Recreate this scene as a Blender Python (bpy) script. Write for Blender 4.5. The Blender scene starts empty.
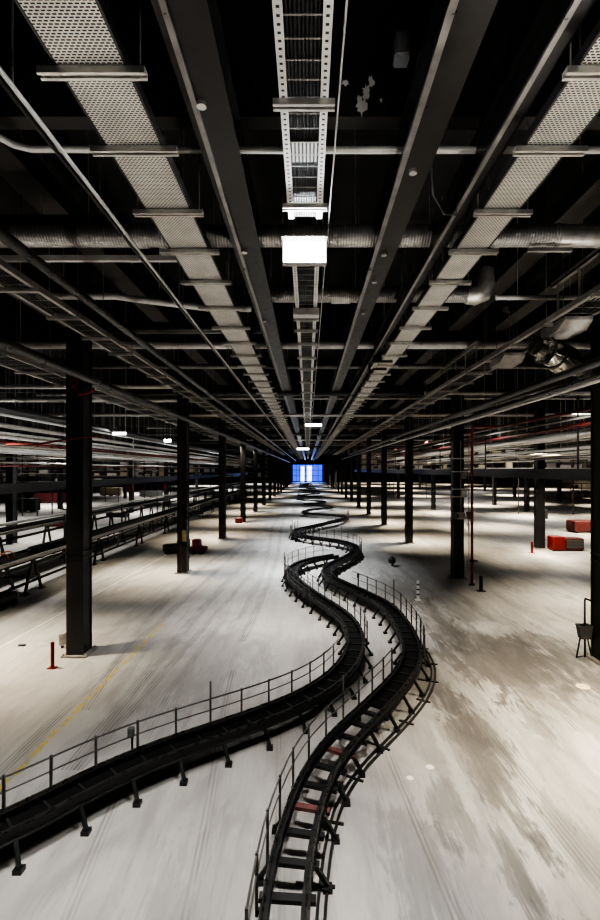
import bpy, math, random
from mathutils import Vector, Matrix
random.seed(7)
scene = bpy.context.scene
COL = scene.collection
CAM_H = 5.0
F = 480.0
PX0, PY0 = 308.0, 470.0
ROOF = 11.5
ORD = ['first','second','third','fourth','fifth','sixth','seventh','eighth','ninth','tenth','eleventh','twelfth',
       'thirteenth','fourteenth','fifteenth','sixteenth','seventeenth','eighteenth','nineteenth','twentieth',
       'twenty-first','twenty-second','twenty-third','twenty-fourth','twenty-fifth','twenty-sixth','twenty-seventh','twenty-eighth',
       'twenty-ninth','thirtieth']

def fl(px, py, z=0.0):
    """place on a level plane at height z"""
    Y = (CAM_H - z) * F / (py - PY0)
    return Vector(((px - PX0) * Y / F, Y, z))

# ------------------------------------------------------------------ materials
def new_mat(name):
    m = bpy.data.materials.new(name); m.use_nodes = True
    nt = m.node_tree
    b = nt.nodes['Principled BSDF']
    return m, nt, b

def ramp(nt, fac, stops):
    r = nt.nodes.new('ShaderNodeValToRGB')
    el = r.color_ramp.elements
    while len(el) < len(stops): el.new(0.5)
    for e, (p, c) in zip(el, stops):
        e.position = p
        e.color = (c, c, c, 1) if not isinstance(c, tuple) else (*c, 1)
    nt.links.new(fac, r.inputs[0])
    return r.outputs[0]

def coords(nt, scale=(1,1,1), kind='Object', rot=(0,0,0), loc=(0,0,0)):
    tc = nt.nodes.new('ShaderNodeTexCoord')
    mp = nt.nodes.new('ShaderNodeMapping')
    mp.inputs['Scale'].default_value = scale
    mp.inputs['Rotation'].default_value = rot
    mp.inputs['Location'].default_value = loc
    nt.links.new(tc.outputs[kind], mp.inputs[0])
    return mp.outputs[0]

def noise(nt, vec, scale, detail=3, rough=0.55, dist=0.0):
    n = nt.nodes.new('ShaderNodeTexNoise')
    n.inputs['Scale'].default_value = scale
    n.inputs['Detail'].default_value = detail
    n.inputs['Roughness'].default_value = rough
    n.inputs['Distortion'].default_value = dist
    nt.links.new(vec, n.inputs['Vector'])
    return n.outputs['Fac']

def mix(nt, fac, a, b, mode='MIX'):
    n = nt.nodes.new('ShaderNodeMix'); n.data_type = 'RGBA'; n.blend_type = mode
    def put(i, v):
        if isinstance(v, bpy.types.NodeSocket): nt.links.new(v, n.inputs[i])
        elif isinstance(v, tuple): n.inputs[i].default_value = (*v, 1)
        else: n.inputs[i].default_value = v
    put(0, fac); put(6, a); put(7, b)
    return n.outputs[2]

def math_(nt, op, a, b=None, c=None):
    n = nt.nodes.new('ShaderNodeMath'); n.operation = op
    for i, v in enumerate((a, b, c)):
        if v is None: continue
        if isinstance(v, bpy.types.NodeSocket): nt.links.new(v, n.inputs[i])
        else: n.inputs[i].default_value = v
    return n.outputs[0]

def metal(name, col, rough=0.45, metallic=0.0, var=0.25, nscale=6.0, bump=0.0, spec=0.5):
    m, nt, b = new_mat(name)
    v = coords(nt)
    n = noise(nt, v, nscale, 4, 0.6)
    lo = tuple(c * (1 - var) for c in col); hi = tuple(min(1, c * (1 + var)) for c in col)
    nt.links.new(ramp(nt, n, [(0.3, lo), (0.7, hi)]), b.inputs['Base Color'])
    nt.links.new(ramp(nt, n, [(0.25, max(0.05, rough - 0.1)), (0.75, min(1, rough + 0.12))]), b.inputs['Roughness'])
    b.inputs['Metallic'].default_value = metallic
    b.inputs['Specular IOR Level'].default_value = spec
    return m

M = {}
M['black'] = metal('black_painted_steel', (0.012, 0.012, 0.013), 0.42)
M['column'] = metal('column_paint', (0.016, 0.016, 0.017), 0.5, 0, 0.2, 2.0)
M['guide'] = metal('worn_guide_rail', (0.06, 0.058, 0.055), 0.28, 0.6)
M['belt'] = metal('belt_rubber', (0.005, 0.005, 0.005), 0.85, 0, .25, 6, 0, .2)
M['charcoal'] = metal('charcoal_steel', (0.028, 0.027, 0.027), 0.4, 0.2)
M['rail'] = metal('rail_steel', (0.13, 0.128, 0.122), 0.38, 0.5)
M['tie'] = metal('tie_steel', (0.014, 0.014, 0.014), 0.5)
M['brown_steel'] = metal('brown_steel', (0.021, 0.019, 0.0175), 0.36, 0.3)
M['wall'] = metal('wall_grey', (0.20, 0.185, 0.16), 0.8, 0, 0.35, 0.3)
M['roof'] = metal('roof_black', (0.013, 0.0125, 0.012), 0.9, 0, 0.4, 0.5)
M['girder'] = metal('girder_black', (0.026, 0.0245, 0.023), 0.6, 0, 0.3, 0.8)
M['shiny'] = metal('shiny_duct', (0.62, 0.60, 0.56), 0.2, 1.0, 0.12, 5)
M['joist'] = metal('joist_grey', (0.036, 0.032, 0.028), 0.6, 0, 0.3, 0.8)
M['galv'] = metal('galvanised_steel', (0.56, 0.54, 0.50), 0.38, 0.75, 0.18, 9)
M['galv_dull'] = metal('dull_galvanised_steel', (0.36, 0.345, 0.32), 0.5, 0.45, 0.25, 5)
M['pipe_light'] = metal('pale_pipe', (0.55, 0.54, 0.51), 0.45, 0.3, 0.15, 4)
M['pipe_dark'] = metal('dark_pipe', (0.05, 0.048, 0.045), 0.32, 0.5, 0.25, 4)
M['strip'] = metal('beam_strip', (0.26, 0.25, 0.235), 0.35, 0.6, 0.3, 3)
M['pipe_grey'] = metal('grey_pipe', (0.13, 0.126, 0.12), 0.42, 0.4, 0.25, 4)
M['red'] = metal('red_paint', (0.20, 0.012, 0.009), 0.45, 0, 0.3, 4)
M['dark_red'] = metal('dark_red_paint', (0.085, 0.011, 0.010), 0.5, 0, 0.35, 4)
M['white_paint'] = metal('white_paint', (0.75, 0.74, 0.71), 0.5, 0, 0.08, 3)
M['cream'] = metal('cream_paint', (0.72, 0.62, 0.42), 0.5, 0, 0.1, 3)
M['orange'] = metal('orange_hose', (0.55, 0.2, 0.03), 0.5, 0, 0.2, 6)
M['grey_plastic'] = metal('grey_plastic', (0.10, 0.10, 0.10), 0.5, 0, 0.2, 6)
M['tie_red'] = metal('reddish_board', (0.14, 0.055, 0.05), 0.6, 0, 0.4, 9)
M['tan'] = metal('tan_label', (0.50, 0.40, 0.22), 0.6, 0, 0.2, 9)

def spiral_mat():
    m, nt, b = new_mat('spiral_duct')
    v = coords(nt)
    w = nt.nodes.new('ShaderNodeTexWave'); w.wave_type = 'BANDS'; w.bands_direction = 'X'
    w.inputs['Scale'].default_value = 6.5; w.inputs['Distortion'].default_value = 0.0
    nt.links.new(v, w.inputs['Vector'])
    n = noise(nt, v, 3, 3)
    c = ramp(nt, n, [(0.3, (0.40, 0.385, 0.36)), (0.7, (0.58, 0.56, 0.53))])
    c = mix(nt, ramp(nt, w.outputs['Fac'], [(0.0, 0.5), (0.3, 0.0)]), c, (0.14, 0.135, 0.13))
    nt.links.new(c, b.inputs['Base Color'])
    b.inputs['Metallic'].default_value = 0.7; b.inputs['Roughness'].default_value = 0.36
    bp = nt.nodes.new('ShaderNodeBump'); bp.inputs['Strength'].default_value = 0.5; bp.inputs['Distance'].default_value = 0.02
    nt.links.new(w.outputs['Fac'], bp.inputs['Height']); nt.links.new(bp.outputs[0], b.inputs['Normal'])
    return m
M['spiral'] = spiral_mat()

def holes_mat(name, w, h, mortar, metal_col, hole=(0.006, 0.006, 0.006), metallic=0.5, rot=0.0, offset=0.5, loc=(0, 0, 0)):
    """metal sheet with regular punched slots"""
    m, nt, b = new_mat(name)
    v = coords(nt, rot=(0, 0, rot), loc=loc, kind='Object')
    br = nt.nodes.new('ShaderNodeTexBrick')
    br.inputs['Scale'].default_value = 1.0
    br.inputs['Brick Width'].default_value = w
    br.inputs['Row Height'].default_value = h
    br.inputs['Mortar Size'].default_value = mortar
    br.inputs['Mortar Smooth'].default_value = 0.15
    br.offset = offset
    br.inputs['Color1'].default_value = (*hole, 1); br.inputs['Color2'].default_value = (*hole, 1)
    nt.links.new(v, br.inputs['Vector'])
    n = noise(nt, v, 2.3, 4)
    c = ramp(nt, n, [(0.3, tuple(x * 0.7 for x in metal_col)), (0.7, metal_col)])
    nt.links.new(c, br.inputs['Mortar'])
    nt.links.new(br.outputs['Color'], b.inputs['Base Color'])
    nt.links.new(math_(nt, 'MULTIPLY', br.outputs['Fac'], metallic), b.inputs['Metallic'])
    b.inputs['Roughness'].default_value = 0.45
    return m
M['mesh'] = holes_mat('expanded_mesh', 0.046, 0.027, 0.0068, (0.80, 0.77, 0.69), metallic=0.25)
M['slotted'] = holes_mat('slotted_rail', 0.07476, 0.071, 0.0255, (0.78, 0.77, 0.74), metallic=0.2, offset=0.0, loc=(0.2244, 0, 0))
M['louvre'] = holes_mat('louvre', 0.04, 1.2, 0.012, (0.5, 0.49, 0.45), metallic=0.3)

def emit(name, col, s):
    m, nt, b = new_mat(name)
    v = coords(nt); n = noise(nt, v, 1.2, 2)
    b.inputs['Base Color'].default_value = (0.8, 0.8, 0.8, 1)
    nt.links.new(ramp(nt, n, [(0.2, tuple(c * 0.9 for c in col)), (0.8, col)]), b.inputs['Emission Color'])
    b.inputs['Emission Strength'].default_value = s
    return m
M['lamp'] = emit('lamp_face', (0.93, 0.97, 1.0), 14)
M['lamp_small'] = emit('lamp_lens', (1.0, 0.98, 0.94), 14)
M['glow_white'] = emit('white_glow', (0.75, 0.86, 1.0), 3.2)
M['glow_blue'] = emit('blue_glow', (0.03, 0.09, 1.0), 1.3)
M['glow_pale'] = emit('pale_glow', (1.0, 0.95, 0.85), 0.55)

def floor_mat():
    m, nt, b = new_mat('dusty_concrete')
    tc = nt.nodes.new('ShaderNodeTexCoord'); P = tc.outputs['Object']
    sx = nt.nodes.new('ShaderNodeSeparateXYZ'); nt.links.new(P, sx.inputs[0])
    X, Y = sx.outputs['X'], sx.outputs['Y']
    big = noise(nt, P, 0.16, 3)
    col = ramp(nt, big, [(0.30, (0.31, 0.300, 0.285)), (0.66, (0.52, 0.508, 0.488))])
    # long sweeping wheel streaks
    st = noise(nt, coords(nt, (1.0, 0.07, 1)), 4.0, 5, 0.65, 0.6)
    col = mix(nt, ramp(nt, st, [(0.34, 0.34), (0.52, 0.0)]), col, (0.22, 0.21, 0.20))
    st2 = noise(nt, coords(nt, (1.0, 0.16, 1), rot=(0, 0, 0.28)), 9.0, 4, 0.6, 0.9)
    col = mix(nt, ramp(nt, st2, [(0.56, 0.0), (0.74, 0.28)]), col, (0.25, 0.24, 0.23))
    st3 = noise(nt, coords(nt, (1.0, 0.10, 1), rot=(0, 0, -0.30)), 11.0, 4, 0.6, 0.7)
    col = mix(nt, ramp(nt, st3, [(0.57, 0.0), (0.72, 0.35)]), col, (0.20, 0.19, 0.18))
    # tyre tracks as thin wavering dark lines
    def track(x0, amp, freq, ph, w, y0, y1, a, slope=0.0):
        c = math_(nt, 'ADD', math_(nt, 'MULTIPLY', math_(nt, 'SINE', math_(nt, 'MULTIPLY_ADD', Y, freq, ph)), amp), x0)
        c = math_(nt, 'ADD', c, math_(nt, 'MULTIPLY', Y, slope))
        d = math_(nt, 'ABSOLUTE', math_(nt, 'SUBTRACT', X, c))
        k = math_(nt, 'SUBTRACT', 1.0, math_(nt, 'DIVIDE', d, w)); k = math_(nt, 'MAXIMUM', k, 0.0)
        k = math_(nt, 'MINIMUM', math_(nt, 'MULTIPLY', k, 2.5), 1.0)
        k = math_(nt, 'MULTIPLY', k, math_(nt, 'MULTIPLY_ADD', math_(nt, 'SINE', math_(nt, 'MULTIPLY', math_(nt, 'SUBTRACT', X, c), 95.0)), 0.5, 0.45))
        g = math_(nt, 'MULTIPLY', math_(nt, 'GREATER_THAN', Y, y0), math_(nt, 'LESS_THAN', Y, y1))
        k = math_(nt, 'MULTIPLY', math_(nt, 'MULTIPLY', k, g), a)
        return math_(nt, 'MULTIPLY', k, ramp(nt, brk, [(0.35, 0.25), (0.6, 1.0)]))
    brk = noise(nt, coords(nt, (2.5, 0.5, 1)), 2.0, 3)
    for args in [(-5.4, 0.06, 0.3, 0.2, 0.16, 5, 34, 0.75, .035), (-4.25, 0.08, 0.25, 0.9, 0.20, 8, 30, 0.7, .03), (-2.1, 0.35, 0.12, -1.2, 0.16, 14, 50, 0.85), (-2.7, 0.5, 0.12, -1.0, 0.16, 16, 60, 0.8), (-4.5, 0.05, 0.12, 0, 0.13, 8, 24, 0.8, .075),
                 (-4.0, 1.5, 0.10, 2.6, 0.18, 10, 50, 0.7), (-2.6, 0.5, 0.25, 2.0, 0.10, 5, 16, 0.5), (-1.6, 0.3, 0.3, 0.6, 0.10, 4, 12, 0.55), (-0.5, 0.2, 0.3, 0.6, 0.09, 4, 9, 0.5),
                 (4.6, 0.7, 0.12, 0.2, 0.20, 5, 26, 0.75), (3.6, 0.4, 0.18, 2.2, 0.22, 5, 14, 0.6), (6.4, 0.5, 0.20, 0.5, 0.18, 8, 30, 0.7), (1.6, 0.25, 0.35, 1.0, 0.10, 4, 10, 0.6),
                 (9.3, 1.2, 0.12, 0.0, 0.2, 14, 40, 0.6)]:
        col = mix(nt, track(*args), col, (0.06, 0.058, 0.055))
    # damp, dirty bands right of the track
    dn = noise(nt, coords(nt, (0.95, 0.13, 1), rot=(0, 0, 0.06), loc=(3.1, 0.6, 0)), 1.15, 8, 0.66, 1.0)
    mr = math_(nt, 'MULTIPLY', ramp(nt, math_(nt, 'MULTIPLY_ADD', X, 0.1, 0.0), [(0.17, 0.0), (0.27, 1.0)]),
               ramp(nt, math_(nt, 'MULTIPLY_ADD', X, 0.1, 0.0), [(0.66, 1.0), (0.86, 0.0)]))
    mr = math_(nt, 'MULTIPLY', mr, ramp(nt, math_(nt, 'MULTIPLY', Y, 0.02), [(0.40, 1.0), (0.62, 0.1)]))
    col = mix(nt, math_(nt, 'MULTIPLY', mr, ramp(nt, dn, [(0.46, 0.0), (0.53, 0.25), (0.7, 0.45)])), col, (0.140, 0.131, 0.118))
    wn = noise(nt, coords(nt, (1.6, 0.55, 1)), 1.6, 6, 0.62, 0.8)
    wf = noise(nt, coords(nt, (2.2, 0.22, 1), rot=(0, 0, 0.05)), 6.0, 5, 0.7, 0.4)
    wsum = math_(nt, 'ADD', math_(nt, 'MULTIPLY_ADD', wn, 2.6, -1.3), math_(nt, 'MULTIPLY_ADD', wf, 1.8, -0.9))
    def blob(cx, cy, rx, ry, rot=0.0, amp=1.0):
        dx = math_(nt, 'SUBTRACT', X, cx); dy = math_(nt, 'SUBTRACT', Y, cy)
        c_, s_ = math.cos(rot), math.sin(rot)
        u = math_(nt, 'ADD', math_(nt, 'MULTIPLY', dx, c_ / rx), math_(nt, 'MULTIPLY', dy, s_ / rx))
        w_ = math_(nt, 'ADD', math_(nt, 'MULTIPLY', dx, -s_ / ry), math_(nt, 'MULTIPLY', dy, c_ / ry))
        d = math_(nt, 'SQRT', math_(nt, 'ADD', math_(nt, 'MULTIPLY', u, u), math_(nt, 'MULTIPLY', w_, w_)))
        return math_(nt, 'ADD', math_(nt, 'SUBTRACT', 1.0, d), math_(nt, 'MULTIPLY', wsum, amp))
    for (cx, cy, rx, ry, rot, a, dark) in [(5.5, 12.8, 2.4, 3.2, 0.0, .70, True), (4.3, 14.5, .75, 4.2, 0.0, .6, True), (3.1, 8.9, .5, 2.6, 0.0, .75, True),
                                     (2.05, 7.1, .45, .7, 0.0, .42, True), (2.62, 6.1, .25, 1.1, 0.0, .6, True), (2.9, 11.5, .5, 2.5, 0, .5, True), (1.4, 6.2, .5, 1.2, 0, .35, True), (3.6, 20, 1.2, 4.0, 0, .4, True), (4.65, 9.1, .42, 1.7, 0.0, .5, True), (3.6, 6.6, .3, 1.2, 0.0, .35, True),
                                     (-2.6, 12.5, 1.6, 3.0, 0.0, .22, True), (-1.0, 5.8, 1.2, 1.2, 0.0, .18, True),
                                     (5.7, 15.2, .9, .8, 0.0, .55, False), (2.45, 8.0, .14, 1.6, 0.0, .6, False), (5.0, 8.0, .9, 1.6, 0.0, .35, False)]:
        k = ramp(nt, blob(cx, cy, rx, ry, rot), [(0.06, 0.0), (0.22, a * .75), (0.7, min(.95, a * 1.25))])
        col = mix(nt, k, col, (0.090, 0.085, 0.078) if dark else (0.60, 0.585, 0.56))
    sp = noise(nt, coords(nt, (1.2, 0.5, 1)), 5.5, 5, 0.7)
    col = mix(nt, math_(nt, 'MULTIPLY', mr, ramp(nt, sp, [(0.60, 0.0), (0.68, 0.55)])), col, (0.10, 0.092, 0.083))
    # big darker areas away from the middle
    md = noise(nt, coords(nt, (1, 0.35, 1), rot=(0, 0, 0.2)), 0.9, 6, 0.6, 1.2)
    col = mix(nt, ramp(nt, md, [(0.46, 0.0), (0.66, 0.55)]), col, (0.22, 0.21, 0.195))
    dk = noise(nt, coords(nt, (1, 0.6, 1)), 0.13, 3, 0.5, 0.5)
    col = mix(nt, ramp(nt, dk, [(0.46, 0.0), (0.62, 0.45)]), col, (0.26, 0.235, 0.20))
    nt.links.new(col, b.inputs['Base Color'])
    nt.links.new(ramp(nt, dn, [(0.4, 0.62), (0.65, 0.42)]), b.inputs['Roughness'])
    b.inputs['Specular IOR Level'].default_value = 0.35
    bp = nt.nodes.new('ShaderNodeBump'); bp.inputs['Strength'].default_value = 0.08; bp.inputs['Distance'].default_value = 0.02
    nt.links.new(st, bp.inputs['Height']); nt.links.new(bp.outputs[0], b.inputs['Normal'])
    return m
M['floor'] = floor_mat()
def tape_mat():
    m, nt, b = new_mat('worn_yellow_tape')
    n = noise(nt, coords(nt), 7, 4)
    nt.links.new(ramp(nt, n, [(0.38, (0.30, 0.27, 0.20)), (0.55, (0.46, 0.37, 0.09))]), b.inputs['Base Color'])
    b.inputs['Roughness'].default_value = 0.6
    return m
M['tape'] = tape_mat()

# ------------------------------------------------------------------ mesh tools
class MB:
    def __init__(self): self.v = []; self.f = []
    def add(self, vs, fs):
        n = len(self.v); self.v += [Vector(p) for p in vs]; self.f += [tuple(i + n for i in f) for f in fs]; return self
    def box(self, x0, x1, y0, y1, z0, z1):
        return self.add([(x0,y0,z0),(x1,y0,z0),(x1,y1,z0),(x0,y1,z0),(x0,y0,z1),(x1,y0,z1),(x1,y1,z1),(x0,y1,z1)],
                        [(3,2,1,0),(4,5,6,7),(0,1,5,4),(1,2,6,5),(2,3,7,6),(3,0,4,7)])
    def cbox(self, x0, x1, y0, y1, z0, z1, c=0.02):
        """box with chamfered vertical and top edges"""
        def ring(i, z): return [(x0+i+c,y0+i,z),(x1-i-c,y0+i,z),(x1-i,y0+i+c,z),(x1-i,y1-i-c,z),(x1-i-c,y1-i,z),(x0+i+c,y1-i,z),(x0+i,y1-i-c,z),(x0+i,y0+i+c,z)]
        return self.rings([ring(c, z0), ring(0, z0 + c), ring(0, z1 - c), ring(c, z1)])
    def rings(self, rs, caps=True, closed=True):
        n = len(rs[0]); vs = [p for r in rs for p in r]; fs = []
        for k in range(len(rs) - 1):
            for i in range(n if closed else n - 1):
                j = (i + 1) % n
                fs.append((k*n+i, k*n+j, (k+1)*n+j, (k+1)*n+i))
        if caps:
            fs.append(tuple(reversed(range(n)))); fs.append(tuple((len(rs)-1)*n + i for i in range(n)))
        return self.add(vs, fs)
    def tube(self, pts, r, n=8, caps=True):
        pts = [Vector(p) for p in pts]
        rr = r if isinstance(r, (list, tuple)) else [r] * len(pts)
        rs = []; up = None
        for i, p in enumerate(pts):
            d = (pts[min(i+1, len(pts)-1)] - pts[max(i-1, 0)]).normalized()
            if up is None:
                up = Vector((0,0,1)) if abs(d.z) < 0.9 else Vector((0,1,0))
            s = d.cross(up).normalized(); up = s.cross(d).normalized()
            rs.append([p + (s * math.cos(a) + up * math.sin(a)) * rr[i] for a in [2*math.pi*k/n for k in range(n)]])
        # orientation outward
        return self.rings([list(reversed(q)) for q in rs], caps)
    def bar(self, a, b, w, h):
        """rectangular bar from a to b"""
        a = Vector(a); b = Vector(b); d = (b - a).normalized()
        up = Vector((0,0,1)) if abs(d.z) < 0.95 else Vector((0,1,0))
        s = d.cross(up).normalized(); u = s.cross(d)
        q = lambda p: [p - s*w/2 - u*h/2, p + s*w/2 - u*h/2, p + s*w/2 + u*h/2, p - s*w/2 + u*h/2]
        return self.rings([list(q(a)), list(q(b))])
    def sweep(self, path, sides, prof):
        """prof: (offset sideways, height) closed loop"""
        rs = []
        for p, s in zip(path, sides):
            rs.append([p + s * o + Vector((0,0,z)) for o, z in prof])
        return self.rings(rs)
    def build(self, name, mat, parent=None, smooth=False):
        off = Vector((0,0,0)); q = parent
        while q is not None: off += q.location; q = q.parent
        me = bpy.data.meshes.new(name)
        me.from_pydata([tuple(p - off) for p in self.v], [], self.f)
        me.materials.append(mat)
        if smooth:
            me.polygons.foreach_set('use_smooth', [True] * len(me.polygons))
            try: me.set_sharp_from_angle(angle=math.radians(40))
            except Exception: pass
        me.update()
        o = bpy.data.objects.new(name, me); COL.objects.link(o)
        if parent is not None: o.parent = parent
        return o

def tag(o, label, cat, group=None):
    o['label'] = label; o['category'] = cat
    if cat in ('column', 'beam', 'girder', 'joist', 'floor line', 'tape', 'disc', 'spot'): o['kind'] = 'thing'
    if group: o['group'] = group
    return o
def thing(name, label, cat, loc=(0,0,0), group=None):
    o = bpy.data.objects.new(name, None); COL.objects.link(o); o.location = Vector(loc); o.empty_display_size = 0.2
    return tag(o, label, cat, group)
def struct(name, mb, mat, parent=None):
    o = mb.build(name, mat, parent)
    if parent is None: o['kind'] = 'structure'
    return o
def copy_tree(o, loc=None, parent=None):
    c = o.copy(); COL.objects.link(c)
    if parent is not None: c.parent = parent
    if loc is not None: c.location = Vector(loc)
    for ch in list(o.children): copy_tree(ch, None, c)
    return c

# ------------------------------------------------------------------ camera
cd = bpy.data.cameras.new('camera'); cam = bpy.data.objects.new('camera', cd); COL.objects.link(cam)
cam.location = (0, 0, CAM_H); cam.rotation_euler = (math.radians(90), 0, 0)
cd.sensor_fit = 'VERTICAL'; cd.sensor_height = 36.0; cd.lens = F / 920 * 36.0
cd.shift_x = -(PX0 - 300) / 920; cd.shift_y = (PY0 - 460) / 920
cd.clip_end = 600; cd.clip_start = 0.05
scene.camera = cam

# ------------------------------------------------------------------ setting
YE = 200.0
XL, XR = -62.0, 72.0
struct('floor', MB().add([(XL,-4,0),(XR,-4,0),(XR,YE,0),(XL,YE,0)], [(0,1,2,3)]), M['floor'])
struct('ceiling', MB().box(XL, XR, -4, YE, ROOF, ROOF + 0.2), M['roof'])
struct('wall_left', MB().box(XL - 0.2, XL, -4, YE, 0, ROOF), M['wall'])
struct('wall_right', MB().box(XR, XR + 0.2, -4, YE, 0, ROOF), M['wall'])
struct('wall_back', MB().box(XL, XR, YE, YE + 0.2, 0, ROOF), M['roof'])
# bright end of the hall
dz = struct('window_1', MB().box(-6.4, 6.0, YE - 0.15, YE, 0.3, 7.2), M['glow_blue'])
m_ = MB()
for x in (-6.4, -4.9, -3.6, -1.0, 2.0, 4.2, 6.0): m_.box(x - 0.1, x + 0.1, YE - 0.3, YE - 0.05, 0.0, 7.3)
for z in (0.25, 2.6, 4.9, 7.3): m_.box(-6.5, 6.1, YE - 0.28, YE - 0.08, z - 0.09, z + 0.09)
struct('window_frame', m_, M['black'], dz)
struct('window_pane', MB().box(-2.9, -1.6, YE - 0.25, YE - 0.16, 0.4, 6.4), M['glow_white'], dz)
struct('window_pane', MB().box(-0.3, 1.5, YE - 0.25, YE - 0.16, 0.4, 6.6), M['glow_white'], dz)

# ------------------------------------------------------------------ columns
def column_parts(root, w=0.46, d=0.52, h=ROOF, detail=True):
    hw, hd, t = w/2, d/2, 0.05
    L = root.location
    m = MB()
    # H section boxed in with recessed cover plates
    prof = [(-hw,-hd),(hw,-hd),(hw,-hd+t),(hw-0.025,-hd+t),(hw-0.025,hd-t),(hw,hd-t),(hw,hd),(-hw,hd),(-hw,hd-t),(-hw+0.025,hd-t),(-hw+0.025,-hd+t),(-hw,-hd+t)]
    m.rings([[(L.x+x, L.y+y, z) for x, y in prof] for z in (0.05, h)])
    m.build('shaft', M['column'], root)
    b = MB().box(L.x-hw-0.10, L.x+hw+0.10, L.y-hd-0.10, L.y+hd+0.10, 0, 0.05)
    bp = b.build('base_plate', M['galv_dull'], root)
    if detail:
        for sx in (-1, 1):
            for sy in (-1, 1):
                MB().tube([(L.x+sx*(hw+0.05), L.y+sy*(hd+0.05), 0.05), (L.x+sx*(hw+0.05), L.y+sy*(hd+0.05), 0.11)], 0.022, 6).build('bolt', M['galv_dull'], bp)
        MB().box(L.x-hw-0.006, L.x+hw+0.006, L.y-hd-0.006, L.y+hd+0.006, 2.75, 2.80).build('band', M['charcoal'], root)
        MB().box(L.x-hw-0.006, L.x+hw+0.006, L.y-hd-0.006, L.y+hd+0.006, 2.60, 2.63).build('band', M['charcoal'], root)

def col_label(i, side):
    if i == 0: return 'nearest black steel column of the row %s of the curving track' % side
    return '%s black steel column from the camera in the row %s of the curving track' % (ORD[i], side)
NL, NR = 16, 16
p0 = thing('steel_column', col_label(0, 'left'), 'column', (-6.24, 13.1, 0), 'columns left of the curving track')
column_parts(p0)
plain = thing('steel_column', col_label(2, 'left'), 'column', (-6.24, 35.0, 0), 'columns left of the curving track')
column_parts(plain, detail=False)
YS_L = [13.1, 23.4, 35.0, 46.2] + [46.2 + 10.9 * k for k in range(1, 13)]
for i, y in enumerate(YS_L):
    if i in (0, 2): continue
    c = copy_tree(p0 if i == 1 else plain, (-6.24 + (0.16 if i == 1 else 0), y, 0)); c['label'] = col_label(i, 'left')
YS_R = [22.3, 33.0, 43.8] + [43.8 + 10.9 * k for k in range(1, 13)]
c = copy_tree(p0, (7.77, 12.55, 0)); c['label'] = 'nearest black steel column at the right edge beside the bucket stand'; c['group'] = 'columns right of the curving track'
for i, y in enumerate(YS_R):
    c = copy_tree(p0 if i == 0 else plain, (6.93, y, 0)); c['group'] = 'columns right of the curving track'
    c['label'] = 'black steel column with white cable brackets beside the red standpipe' if i == 0 else col_label(i + 1, 'right')
outer = [(14.75, 30.6, 'black steel column beside the red tool chest on the right'),
         (26.2, 57.5, 'black steel column in the right bay, left of the far red crate'),
         (26.6, 68.5, 'black steel column in the right bay behind the red bollard column'),
         (15.8, 60.5, 'black column in the right bay, just right of the inner row'),
         (39.5, 75.5, 'black column far right near the red rack'),
         (38.5, 89.5, 'slim distant column in the far right bay'),
         (28.0, 120.0, 'very distant column right of the inner row'),
         (42.0, 114.0, 'very distant column in the far right bay'),
         (15.8, 84.0, 'distant column in the right bay close to the inner row'),
         (-20.0, 32.4, 'black steel column at the left edge behind the long conveyor'),
         (-20.6, 56.0, 'black steel column behind the long conveyor with red tag'),
         (-19.2, 65.0, 'second black steel column behind the long conveyor with red tag'),
         (-20.4, 88.0, 'distant black column beyond the long left conveyor'),
         (-32.0, 62.0, 'far left black column near the storage racks'),
         (-32.0, 84.0, 'distant far left black column near the racks'),
         (-20.4, 112.0, 'very distant black column beyond the long left conveyor')]
for x, y, lab in outer:
    c = copy_tree(plain, (x, y, 0)); c['label'] = lab; c['group'] = 'columns in the outer bays'
for x, y in ((-20.6, 56.0), (-19.2, 65.0)):
    t = MB().box(x - 0.2, x + 0.2, y - 0.29, y - 0.262, 2.5, 3.1).build('column_tag', M['red'])
    tag(t, 'small red tag fixed to the %s column behind the long conveyor' % ('nearer' if y < 60 else 'farther'), 'sign')

# ------------------------------------------------------------------ roof beams and joists
def ibeam(m, axis, c, a0, a1, z0, z1, w, tf=0.05, tw=0.03):
    """I section; axis 'x' runs along x at y=c, axis 'y' runs along y at x=c"""
    for (lo, hi, ww) in ((z0, z0+tf, w), (z0+tf, z1-tf, tw), (z1-tf, z1, w)):
        if axis == 'x': m.box(a0, a1, c - ww/2, c + ww/2, lo, hi)
        else: m.box(c - ww/2, c + ww/2, a0, a1, lo, hi)
    return m
for i in range(10):
    y = 6.3 + 10.9 * i
    m = MB().box(-24, 24, y - 0.12, y + 0.12, 9.55, ROOF - .04)
    o = m.build('roof_girder', M['girder'])
    tag(o, 'deep black roof girder crossing the hall, %s from the camera' % ('nearest' if i == 0 else ORD[i]), 'girder', 'roof girders')
    if i == 0:
        for k, (px, py, s) in enumerate([(345, 83, 0.06), (371, 82, 0.075), (366, 93, 0.09), (361, 107, 0.12), (381, 101, 0.03)]):
            cx = (px - PX0) / F * 6.18; cz = CAM_H + (PY0 - py) / F * 6.18
            mm = MB(); ring = []
            for j in range(22):
                a = 2 * math.pi * j / 22; r = s * random.uniform(0.45, 1.1)
                ring.append((cx + r * math.cos(a) * (0.7 if k else 1.1), 6.172, cz + r * math.sin(a) * (1.25 if k else 0.8)))
            mm.add(ring, [tuple(range(22))]).build('peeled_patch', M['white_paint'], o)
for x, y0, w, lab in ((-4.9, 1, 0.55, 'dim brown roof joist running away on the left'), (5.2, 1, 0.5, 'dim brown roof joist running away on the right'),
                  (6.75, 1, 0.5, 'outer dim brown roof joist running away on the right'), (-8.2, 1, 0.5, 'outer dim brown roof joist running away on the left')):
    tag(MB().box(x - w/2, x + w/2, y0, 150, 9.95, 10.35).build('roof_joist', M['joist']), lab, 'joist', 'roof joists')

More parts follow.
